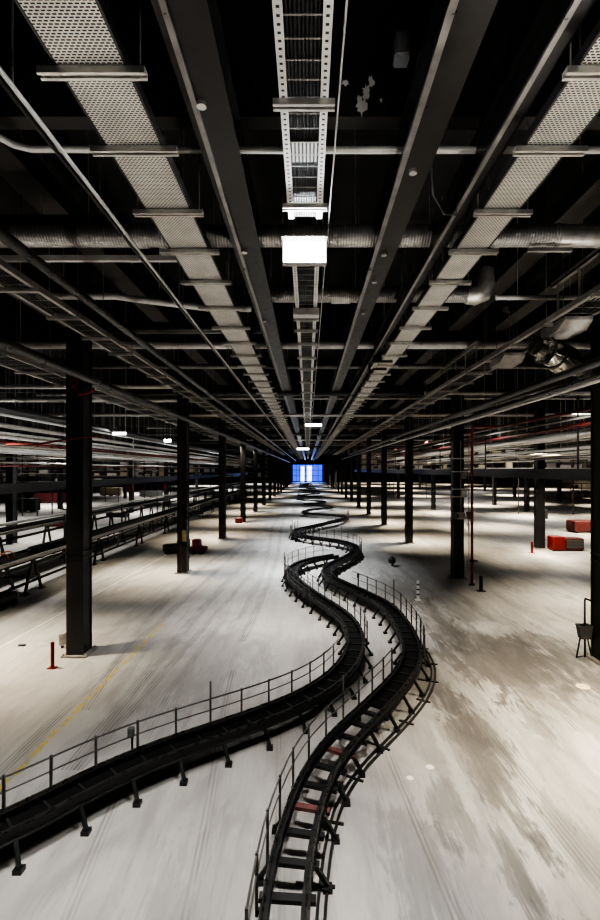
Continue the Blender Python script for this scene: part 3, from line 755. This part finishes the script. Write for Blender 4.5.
make_track(B_ctrl, 'right branch of the black curving track winding away to the far end', 9.3, 40, 0.85, 46,
           [(-1, 0, ib(408, 668), .42), (1, ib(343, 584), ib(412, 655), .5), (1, ib(306, 536.5), ib(354, 552), .55), (-1, ib(315, 538), ib(300, 528), .5), (1, ib(332, 521.5), ib(344, 516), .45)])

# thin floor rail curving beside the right branch
gp = smooth(resample(catmull([fl(*q) for q in [(320, 935), (323, 890), (328, 850), (340, 803), (367, 764), (398, 733), (424, 702), (434, 676), (428, 655), (415, 640)]]), .15), 10)
gs = sides_of(gp)
t = thing('floor_rail', 'thin dark rail curving on the floor right of the right track branch', 'rail', gp[0])
for o in (-.045, .045):
    MB().sweep(gp, gs, [(o-.018, .0), (o+.018, .0), (o+.018, .04), (o-.018, .04)]).build('rail', M['charcoal'], t)
for i in range(4, len(gp), 7):
    MB().bar(gp[i] - gs[i]*(.34 if (i//7) % 3 == 0 else .16) + Vector((0,0,.012)), gp[i] + gs[i]*.14 + Vector((0,0,.012)), .04, .024).build('tie', M['charcoal'], t)
# control box hanging on the left branch rail and on the right branch rail
for (q, lab, hh) in ((fl(131, 737, .7), 'small dark box clipped to the left branch handrail', .9), (fl(358, 580, .6), 'grey control box beside the right branch handrail', .9)):
    t = thing('control_box', lab, 'box', (q.x, q.y, 0))
    MB().cbox(q.x - .05, q.x + .05, q.y - .04, q.y + .04, .70, .86, .012).build('case', M['grey_plastic'], t)
    MB().box(q.x - .012, q.x + .012, q.y + .04, q.y + .065, 0, .8).build('stand', M['charcoal'], t)

# ------------------------------------------------------------------ long conveyors in the left bay
def conveyor(x0, x1, zb, y0, y1, lab, legs, hose=False):
    t = thing('belt_conveyor', lab, 'conveyor', ((x0+x1)/2, y0, 0), 'long conveyors in the left bay')
    MB().box(x0, x1, y0, y1, zb - .08, zb - .02).build('belt', M['belt'], t)
    for x, mt in ((x0, 'charcoal'), (x1, 'galv_dull')):
        MB().box(x - .04, x + .04, y0, y1, zb - .09, zb + .04).build('side_frame', M[mt], t)
    MB().box((x0+x1)/2 - .06, (x0+x1)/2 + .06, y0, y1, zb - .55, zb - .43).build('drive_shaft', M['black'], t)
    MB().tube([(x1 - .1, y0, .42), (x1 - .1, y1, .42)], .06, 8).build('lower_rail', M['black'], t, True)
    for y in legs:
        for x in (x0, x1):
            m = MB().bar((x, y, zb - .15), (x, y - .55, .03), .09, .09).bar((x, y + .1, zb - .15), (x, y + .65, .03), .09, .09)
            m.box(x - .04, x + .04, y - .4, y + .5, .55, .63)
            m.box(x - .1, x + .1, y - .7, y - .4, 0, .05).box(x - .1, x + .1, y + .5, y + .8, 0, .05)
            m.build('leg', M['black'], t)
        MB().bar((x0, y, .6), (x1, y, .6), .07, .07).build('cross_brace', M['black'], t)
    return t
LEG = [13.5 + 6.2 * k for k in range(14)]
conveyor(-12.5, -11.3, 1.45, 8, 105, 'long black conveyor on trestle legs nearest the left column row', LEG)
conveyor(-15.2, -14.0, 2.1, 8, 105, 'second long conveyor, raised behind the nearest left one', [y + 2 for y in LEG])
gr = run('guard_rail', 'pale guard pipe running above the long left conveyors', 'rail', [(-13.2, 8, 2.64), (-13.2, 110, 2.64)], .07, M['pipe_light'])
for k in range(12): MB().box(-13.24, -13.16, 10 + 8*k, 10.08 + 8*k, 0, 2.6).build('post', M['charcoal'], gr)
for k in range(5):
    x, y = -12.3 + .12 * (k % 2), 17.5 + k * .55
    o = MB().tube([(x + .25*math.cos(a), y, 1.44 + .22*math.sin(a)) for a in [math.pi * j / 10 for j in range(11)]], .03, 6).build('hose_loop', M['orange'], None, True)
    tag(o, '%s orange hose loop lying on the nearest left conveyor' % ORD[k], 'hose', 'orange hose loops')
t = thing('roller_drum', 'black roller drum lying along the nearest left conveyor', 'drum', (-11.9, 20.5, 1.45))
MB().tube([(-11.9, 20.5, 1.58), (-11.9, 20.55, 1.58), (-11.9, 23.55, 1.58), (-11.9, 23.6, 1.58)], [.11, .14, .14, .11], 14).build('drum', M['black'], t, True)
for y_ in (20.45, 23.6): MB().tube([(-11.9, y_, 1.58), (-11.9, y_ + .08, 1.58)], .05, 10).build('axle', M['galv_dull'], t, True)
# cable heap machines on the floor behind
for k, (px, py, lab) in enumerate([(118, 517, 'heap of dark machine parts on the floor behind the left conveyor'), (152, 506, 'farther heap of machine parts behind the left conveyor')]):
    q = fl(px, py); t = thing('machine_parts', lab, 'machine', q)
    MB().cbox(q.x - 1.1, q.x + 1.1, q.y - .5, q.y + .5, 0, .45, .05).build('base', M['charcoal'], t)
    for j in range(7):
        a = q + Vector((random.uniform(-1, 1), random.uniform(-.4, .4), .4)); b_ = a + Vector((random.uniform(-.6, .6), random.uniform(-.3, .3), random.uniform(.1, .6)))
        MB().tube([a, b_], .08, 8).build('rod', M[random.choice(['pipe_grey', 'galv', 'black'])], t, True)
q = fl(62, 526); tag(MB().cbox(q.x - 1.2, q.x + 1.2, q.y - .6, q.y + .6, 0, .5, .04).build('pallet_box', M['dark_red']), 'low dark red box on the floor behind the long left conveyors', 'box')
# far low clutter in left bay
for k, (px, py, w, h, mt, lab) in enumerate([(20, 512, 3.6, 1.6, 'charcoal', 'dark crate stack at left edge behind the conveyors'), (48, 503, 4.5, 1.5, 'dark_red', 'dark red crate far in the left bay'), (150, 497, 4, 1.2, 'grey_plastic', 'grey crate far in the left bay'), (205, 492, 3.5, 1.2, 'charcoal', 'distant dark crate beside the left column row'), (110, 496, 4.0, 1.6, 'cream', 'cream crate far in the left bay')]):
    q = fl(px, py); t = thing('crate', lab, 'crate', q)
    MB().cbox(q.x - w/2, q.x + w/2, q.y, q.y + 1.2, .12, h, .05).build('body', M[mt], t)
    for sx in (-.35, 0, .35): MB().box(q.x + sx*w - .1, q.x + sx*w + .1, q.y, q.y + 1.2, 0, .12).build('runner', M['black'], t)

# ------------------------------------------------------------------ floor things
def bollard(px, py, h, r, mat, lab, band=None, base=True):
    q = fl(px, py); t = thing('bollard', lab, 'bollard', q)
    MB().tube([q + Vector((0,0,.02)), q + Vector((0,0,h - .02)), q + Vector((0,0,h))], [r, r, r * .7], 12).build('post', mat, t, True)
    if base: MB().box(q.x - r*2.2, q.x + r*2.2, q.y - r*2, q.y + r*2, 0, .02).build('foot_plate', mat, t)
    if band:
        for z in band: MB().tube([q + Vector((0,0,h*z)), q + Vector((0,0,h*z + .06))], r * 1.04, 12).build('band', M['charcoal'], t, True)
bollard(52.5, 668, .66, .045, M['red'], 'slim red bollard beside the nearest left column')
bollard(397 + 135, 553, .68, .07, M['red'], 'red bollard left of the red tool chest column on the right')
bollard(481, 591, .62, .075, M['black'], 'short black bollard right of the red standpipe')
bollard(418, 600, .76, .05, M['white_paint'], 'white ringed bollard standing right of the track bend', (.25, .5, .75))
# dark marker ball on foot
q = fl(392, 566); t = thing('floor_marker', 'small dark round marker on a stub, on the bare floor right of the track', 'marker', q)
MB().tube([q, q + Vector((0,0,.12))], .05, 8).build('stub', M['black'], t, True)
MB().tube([q + Vector((0,0,.10 + .4*a)) for a in (0, .1, .3, .5, .7, .9, 1)], [.06, .13, .19, .2, .18, .11, .04], 12).build('ball', M['black'], t, True)
# grey box by nearest left column
q = fl(62.5, 648); t = thing('socket_box', 'small grey socket post just left of the nearest left column', 'box', q)
MB().cbox(q.x - .08, q.x + .08, q.y - .06, q.y + .06, .08, .42, .015).build('case', M['galv_dull'], t)
MB().box(q.x - .03, q.x + .03, q.y - .03, q.y + .03, 0, .08).build('stem', M['charcoal'], t)
q = fl(22, 646); tag(MB().cbox(q.x - .1, q.x + .1, q.y - .04, q.y + .04, 0, .05, .01).build('floor_scrap', M['black']), 'small dark scrap lying on the floor at far left', 'scrap')
q = fl(-4, 608); t = thing('cart', 'dark wheeled cart cut off by the left edge', 'cart', q)
MB().cbox(q.x + .12, q.x + .5, q.y - .5, q.y + .5, .2, .5, .05).build('body', M['black'], t)
for sx in (.2, .42):
    for sy in (-.35, .35): MB().tube([(q.x+sx, q.y+sy-.05, .13), (q.x+sx, q.y+sy+.05, .13)], .13, 12).build('wheel', M['belt'], t, True)
# red machine beside second left column
q = fl(184, 553); t = thing('floor_machine', 'red and black wheeled machine beside the second left column', 'machine', q)
MB().cbox(q.x - 1.2, q.x - .25, q.y - .35, q.y + .35, .12, .55, .05).build('motor_housing', M['black'], t)
MB().cbox(q.x - .35, q.x + .3, q.y - .4, q.y + .4, .15, .85, .08).build('body', M['black'], t)
MB().cbox(q.x + .55, q.x + 1.0, q.y - .35, q.y + .35, .35, .85, .06).build('hood', M['red'], t)
MB().cbox(q.x + .3, q.x + 1.35, q.y - .45, q.y + .45, .1, .38, .05).build('chassis', M['dark_red'], t)
for sx in (-.9, -.1, .7, 1.15): MB().tube([(q.x+sx, q.y-.5, .14), (q.x+sx, q.y-.38, .14)], .14, 12).build('wheel', M['belt'], t, True)
# red valve stand by 4th left column
q = fl(240, 522); tag(MB().cbox(q.x - .35, q.x + .35, q.y - .9, q.y - .5, 0, .5, .05).build('red_box', M['red']), 'small red box at the foot of the fourth left column', 'box')
# red chest on the right
q = fl(568, 551); t = thing('tool_chest', 'red tool chest with grey front, beside a right bay column', 'chest', q)
MB().cbox(q.x - .95, q.x - .2, q.y - .1, q.y + .7, .06, .88, .04).build('left_cabinet', M['red'], t)
MB().cbox(q.x - .2, q.x + .95, q.y - .1, q.y + .7, .06, .78, .04).build('right_cabinet', M['dark_red'], t)
for z in (.2, .38, .56): MB().box(q.x - .12, q.x + .87, q.y - .13, q.y - .1, z, z + .14).build('drawer', M['grey_plastic'], t)
for sx in (-.85, .85): MB().box(q.x + sx - .06, q.x + sx + .06, q.y, q.y + .6, 0, .06).build('skid', M['black'], t)
q = fl(584, 533); t = thing('crate', 'dark red crate behind the red tool chest at right', 'crate', q)
MB().cbox(q.x - .8, q.x + 2.0, q.y - .1, q.y + 1.2, .1, .95, .05).build('body', M['dark_red'], t)
for sx in (-.6, .6, 1.7): MB().box(q.x + sx - .1, q.x + sx + .1, q.y, q.y + 1.1, 0, .1).build('runner', M['black'], t)
# bucket stand at right edge
q = fl(580, 657); t = thing('bucket_stand', 'black tube frame holding a grey bucket at the right edge', 'stand', q)
MB().tube([q + Vector((.13, 0, 0)), q + Vector((.13, 0, 1.52)), q + Vector((.15, .02, 1.56)), q + Vector((.42, .1, 1.45))], .025, 8).build('frame', M['black'], t, True)
MB().tube([q + Vector((-.12, -.05, 0)), q + Vector((.02, 0, .62)), q + Vector((.1, 0, .75))], .02, 8).build('leg', M['black'], t, True)
MB().tube([q + Vector((.36, .1, 0)), q + Vector((.2, 0, .5)), q + Vector((.42, .1, 1.0))], .02, 8).build('leg', M['black'], t, True)
MB().tube([q + Vector((-.12, -.05, .02)), q + Vector((.36, .1, .02))], .015, 6).build('foot_bar', M['black'], t, True)
MB().rings([[q + Vector((x*s_ + .12, y*s_, z)) for x, y in ((-.17,-.12),(.17,-.12),(.17,.12),(-.17,.12))] for s_, z in ((.75, .5), (1.0, .82), (1.08, .82), (1.08, .86), (.98, .86), (.72, .55))]).build('bucket', M['grey_plastic'], t)
# white disc
q = fl(583, 687); tag(MB().tube([q, q + Vector((0,0,.012))], [.15, .15], 24).build('floor_disc', M['cream']), 'flat pale disc on the floor near the bucket stand', 'disc')
for k, (px, py, r) in enumerate([(430, 640 + 127, .07), (410, 640 + 138, .06)]):
    q = fl(px, py); tag(MB().tube([q, q + Vector((0,0,.006))], [r, r * .9], 18).build('paint_spot', M['white_paint']), '%s round white spot on the floor right of the curved floor rail' % ('upper' if k == 0 else 'lower'), 'spot')

# red standpipe and cable cage by the right column
q = fl(472, 585)
t = thing('standpipe', 'tall red standpipe beside the bracketed right column', 'pipe', q)
MB().tube([q, q + Vector((0,0,6.85 - .1)), q + Vector((.1, .1, 6.9)), q + Vector((1.2, .2, 6.9))], .06, 10).build('riser', M['red'], t, True)
MB().tube([q, q + Vector((0,0,.06))], .12, 12).build('foot_flange', M['dark_red'], t, True)
MB().tube([q + Vector((0,0,1.0)), q + Vector((0,0,1.12))], .1, 12).build('coupling', M['charcoal'], t, True)
MB().tube([q + Vector((.0,-.06,1.06)), q + Vector((.22,-.06,1.06))], .035, 8).build('valve_stub', M['charcoal'], t, True)
cx, cy = 6.93, 22.3
t = thing('cable_bracket_frame', 'white bracket frame with small boxes clamped to the right column', 'bracket', (cx, cy - .27, 0))
for z in (2.75, 3.0, 3.75, 4.1, 4.9, 5.5):
    MB().box(cx - .36, cx + .62, cy - .34, cy - .28, z, z + .05).build('cross_bracket', M['white_paint'], t)
for x in (-.36, .05, .42, .58):
    MB().box(cx + x, cx + x + .035, cy - .33, cy - .29, 2.75 if x < .3 else 1.0, 6.3).build('upright', M['galv_dull'], t)
for (x, z, w, h) in ((-.05, 2.78, .3, .26), (-.34, 2.75, .2, .3), (.3, 2.8, .28, .3), (.08, 3.8, .24, .28), (.08, 4.6, .22, .25)):
    MB().cbox(cx + x, cx + x + w, cy - .45, cy - .34, z, z + h, .015).build('junction_box', random.choice([M['white_paint'], M['galv'], M['grey_plastic']]), t)
run('floor_cable', 'white cable bending from the right column foot to the standpipe', 'cable', [(cx + .28, cy - .3, .9), (cx + .28, cy - .34, .35), (cx + .34, cy - .5, .1), (cx + .5, cy - .9, .03), (q.x - .1, q.y + .05, .03)], .03, M['white_paint'])
cx, cy = 14.75, 30.6
t = thing('switch_box', 'grey switch box on the column beside the red tool chest', 'box', (cx + .3, cy, 2.2))
MB().cbox(cx + .22, cx + .46, cy - .2, cy + .1, 1.9, 2.5, .02).build('case', M['grey_plastic'], t)
MB().tube([(cx + .34, cy - .05, .02), (cx + .34, cy - .05, 1.92)], .025, 6).build('conduit', M['galv_dull'], t, True)

# red bits on the left columns
t = thing('red_hose', 'red hose strapped across the nearest left column', 'hose', (-7.9, 12.72, 5.7))
MB().tube([(-8.1, 12.9, 5.68), (-7.2, 12.75, 5.68), (-6.5, 12.76, 5.8), (-6.2, 12.76, 5.84), (-5.9, 12.76, 5.88), (-5.5, 12.85, 5.9)], .025, 8).build('hose', M['red'], t, True)
t = thing('red_hook', 'red hook and strap high on the nearest left column', 'hook', (-6.1, 12.7, 7.2))
MB().tube([(-6.22 + .1*math.cos(a), 12.74, 7.32 + .1*math.sin(a)) for a in [2*math.pi*j/12 for j in range(13)]], .035, 8).build('ring', M['red'], t, True)
MB().tube([(-6.15, 12.74, 7.2), (-6.05, 12.7, 7.0), (-5.85, 12.72, 7.04), (-5.7, 12.8, 7.16)], .045, 8).build('strap', M['red'], t, True)
x, y = -6.08, 23.4
run('sprinkler_riser', 'thin red riser pipe on the face of the second left column', 'pipe', [(x - .02, y - .3, .02), (x - .02, y - .3, 7.4)], .035, M['dark_red'])
tag(MB().box(x - .0, x + .22, y - .285, y - .27, 1.55, 2.1).build('notice_plate', M['tan']), 'tan notice plate on the second left column', 'sign')

# ------------------------------------------------------------------ floor markings
t = thing('floor_tape', 'worn yellow dashed tape line on the floor left of the track', 'tape', (-4.78, 7, 0))
yy = 6.0; k = 0
while yy < 15.5 and k < 60:
    L = .30 + .1 * ((k * 7) % 3); x = -4.84 + .012 * (yy - 7) + .015 * ((k * 5) % 3 - 1)
    MB().add([(x - .045, yy, .004), (x + .045, yy, .004), (x + .045 + .005, yy + L, .004), (x - .045, yy + L, .004)], [(0,1,2,3)]).build('dash', M['tape'], t)
    yy += L + .09; k += 1
tag(MB().add([(-8.8, 9, .004), (-8.75, 9, .004), (-8.2, 34, .004), (-8.25, 34, .004)], [(0,1,2,3)]).build('floor_line', M['white_paint']), 'thin white painted line on the floor beyond the left columns', 'floor line')
for k, (a, b_) in enumerate([((568, 582), (592, 590)), ((570, 610), (588, 618))]):
    a = fl(*a, .004); b_ = fl(*b_, .004)
    tag(MB().add([a, a + Vector((0, -.12, 0)), b_ + Vector((0, -.12, 0)), b_], [(0,1,2,3)]).build('floor_line', M['white_paint']), 'short white painted line on the right floor, %s one' % ('farther' if k == 0 else 'nearer'), 'floor line')

# ------------------------------------------------------------------ lamps
def lamp(x, y, z, w, h, lab, mat, facing=True):
    t = thing('floodlight', lab, 'light', (x, y, z), 'lamps')
    MB().cbox(x - w/2 - .02, x + w/2 + .02, y, y + .12, z - h/2 - .02, z + h/2 + .02, .02).build('housing', M['galv_dull'], t)
    MB().box(x - w/2, x + w/2, y - .005, y, z - h/2, z + h/2).build('lens', mat, t)
    MB().box(x - w/2 - .02, x + w/2 + .02, y - .16, y, z + h/2, z + h/2 + .02).build('hood', M['galv_dull'], t)  # hood added to keep the lens from overlighting the ladder
    for sx in (-1, 1): MB().box(x + sx*(w/2 - .05) - .012, x + sx*(w/2 - .05) + .012, y + .05, y + .075, z + h/2 + .02, ZT - .0 if y < 20 else ROOF).build('bracket', M['galv'], t)
lamp(-.05, 7.0, 8.18, .62, .30, 'bright floodlight hanging below the centre cable ladder', M['lamp'])
lamp(.36, 31.5, 7.95, 1.05, .16, 'second ceiling light below the centre cable ladder', M['lamp_small'])
lamp(-.7, 66.0, 7.9, 1.6, .22, 'small distant ceiling light farthest along the centre line', M['lamp_small'])
lamp(-11.4, 29, 7.2, .8, .14, 'bright lamp in the left bay near the second column', M['lamp_small'])
lamp(-10.3, 35.2, 7.15, .5, .2, 'smaller bright lamp in the left bay right of the first', M['lamp_small'])
# grey box with red strip under roof
t = thing('ceiling_box', 'small grey box with a red strip under the black roof', 'box', (1.02, 5.2, 9.55))
MB().cbox(.93, 1.11, 5.1, 5.3, 9.42, 9.68, .02).build('case', M['grey_plastic'], t)
MB().bar((1.05, 5.09, 9.68), (1.10, 5.09, 9.78), .015, .02).build('red_strip', M['red'], t)
MB().tube([(1.02, 5.2, 9.68), (1.02, 5.2, ROOF)], .012, 5).build('rod', M['charcoal'], t)
run('loose_cable', 'thin loose cable drooping between the two right-hand beams', 'cable', [(1.55, 6.1, 8.95), (1.62, 6.2, 8.55), (1.80, 6.35, 8.38), (2.0, 6.5, 8.45), (2.02, 6.5, 8.62)], .010, M['pipe_grey'], (), 6)
t = thing('louvre_panel', 'small slanted louvred panel right of the narrow brown beam', 'vent', (2.3, 15.4, 8.5))
m = MB()
for k in range(5): m.box(2.08 + .10*k, 2.14 + .10*k, 14.9, 16.0, 8.36 + .03*k, 8.40 + .03*k)
m.build('slats', M['galv'], t)
MB().box(2.02, 2.62, 14.86, 14.92, 8.33, 8.56).box(2.02, 2.62, 15.98, 16.04, 8.33, 8.56).build('frame', M['charcoal'], t)
for x in (2.1, 2.55): MB().tube([(x, 15.95, 8.5), (x, 15.95, ROOF)], .01, 5).build('hanger_rod', M['galv_dull'], t)
# dome fixture
t = thing('dome_camera', 'dark camera-like fixture hanging in the right ceiling', 'fixture', (5.8, 14, 9.7))
MB().tube([(5.8, 14.0, ROOF), (5.8, 14.0, 9.85)], .02, 6).build('stem', M['charcoal'], t, True)
MB().tube([(5.8, 14.0, 9.9), (5.8, 14.0, 9.8), (5.8, 13.95, 9.68), (5.8, 13.9, 9.58)], [.05, .11, .14, .05], 12).build('dome', M['pipe_grey'], t, True)

# ------------------------------------------------------------------ lights
def area(name, loc, size, power, col=(1, .97, .92), rot=(0,0,0), spread=150):
    l = bpy.data.lights.new(name, 'AREA'); l.shape = 'RECTANGLE'; l.size, l.size_y = size; l.energy = power; l.color = col; l.spread = math.radians(spread)
    o = bpy.data.objects.new(name, l); COL.objects.link(o); o.location = loc; o.rotation_euler = rot
    return o
W = (1.0, .86, .66); N = (1.0, .965, .92); C = (.92, .96, 1.0)
for x, y, p in ((.6, 5.6, 130), (-3.4, 5.6, 120), (-1.6, 15.5, 190), (1.6, 15.5, 120), (-.8, 24, 430), (0, 33, 400), (0, 46, 430), (0, 60, 480), (0, 78, 560), (0, 100, 650), (0, 130, 750), (0, 165, 800)):
    area('center_lamp', (x, y, 7.9), (.35, .35), p, C if y > 20 else N, spread=88)
for x, y, p in ((-8.7, 12.2, 300), (-6.9, 23.4, 250), (-6.7, 35.2, 330), (-6.7, 46, 330), (-6.7, 57, 350), (-6.7, 68, 380), (-7, 90, 430), (-7, 115, 480), (-7, 150, 550)):
    area('left_lamp', (x, y, 7.4), (.5, .5), p, W, spread=76)
for x, y, p in ((-17, 13, 460), (-17.5, 22, 780), (-18, 36, 900), (-19, 56, 950), (-24, 84, 1200), (-32, 44, 1300), (-36, 66, 1500), (-36, 100, 1800), (-20, 120, 1500), (-46, 44, 1200), (-32, 150, 2200), (-18, 170, 1600)):
    area('bay_lamp', (x, y, 9.3), (1, 1), p, N, spread=112)
for x, y, p in ((30, 150, 1900), (50, 165, 2200), (18, 180, 1500), (62, 125, 2000), (34, 185, 2000)):
    area('far_fill', (x, y, 8.5), (1, 1), p, W, spread=120)  # added fill for the distant right floor, no fixtures
for x, y, p in ((6.4, 8.6, 520), (8.2, 33.5, 430), (8.0, 45, 430), (8, 57, 440), (8, 70, 480), (8, 92, 530), (8, 118, 580), (8, 150, 600),
                (11.2, 17.5, 240), (7.2, 14.5, 90), (13.8, 28, 430), (15.5, 42, 560), (14.5, 56, 600), (15, 72, 660), (22.5, 36, 560), (24, 52, 650), (24, 68, 750), (33, 50, 700), (32, 72, 800), (22, 92, 800), (42, 66, 850), (40, 95, 1000), (24, 118, 1000), (54, 84, 1000), (48, 130, 1200), (20, 150, 1100)):  # first two on this line are added fill for the dark floor
    area('right_lamp', (x, y, 7.4), (.5, .5), p, W, spread=76)
for x, y, p in ((15, 18, 200), (18, 32, 350), (24, 48, 600), (22, 76, 700), (36, 110, 900)):
    area('bay_lamp', (x, y, 9.6), (1, 1), p, N, spread=160)
# added fill lights without fixtures, aimed up at the trays and pipes
U = (math.pi, 0, 0)
for x, y, p in ((-4.2, 2.0, 85), (4.2, 2.0, 80), (-4.5, 9, 50), (4.5, 9, 60), (-4, 18, 45), (4, 18, 45), (0, 30, 50), (0, 46, 50), (0, 66, 60),
                (-15, 24, 110), (-17, 44, 150), (15, 24, 90), (15, 44, 130)):
    area('up_fill', (x, y, 2.2), (.3, .3), p, (1.0, .965, .91), U, 130)
# added fill lights aimed sideways to brighten pipes in the outer bays
for y, p in ((13, 50), (21, 75), (31, 110), (44, 160), (62, 220)):
    area('wash_fill', (-7.4, y, 6.4), (.4, .4), p, C, (0, math.radians(90), 0), 140)
    area('wash_fill', (8.3, y + 3, 6.2), (.4, .4), p * .8, N, (0, math.radians(-90), 0), 140)
area('fitting_fill', (5.2, 7.6, 5.4), (.2, .2), 30, N, (math.radians(145), 0, 0), 120)  # extra fill put in to brighten the duct fitting
area('roof_fill', (1.3, 2.2, 7.2), (.2, .2), 14, N, (math.radians(125), 0, 0), 120)  # extra fill put in to show the girder face and its patches
area('floodlight_glow', (-.05, 6.95, 8.18), (.6, .28), 60, C, (math.radians(-60), 0, 0), 160)
l = area('far_glow', (0, YE - .6, 3.6), (12, 6.5), 900, (.25, .4, 1.0), (math.radians(-90), 0, 0), 160)

w = bpy.data.worlds.new('world'); scene.world = w; w.use_nodes = True
bg = w.node_tree.nodes['Background']; bg.inputs[0].default_value = (.03, .03, .032, 1); bg.inputs[1].default_value = .15
scene.view_settings.view_transform = 'AgX'
try: scene.view_settings.look = 'AgX - High Contrast'
except Exception: pass
scene.view_settings.exposure = 0.14
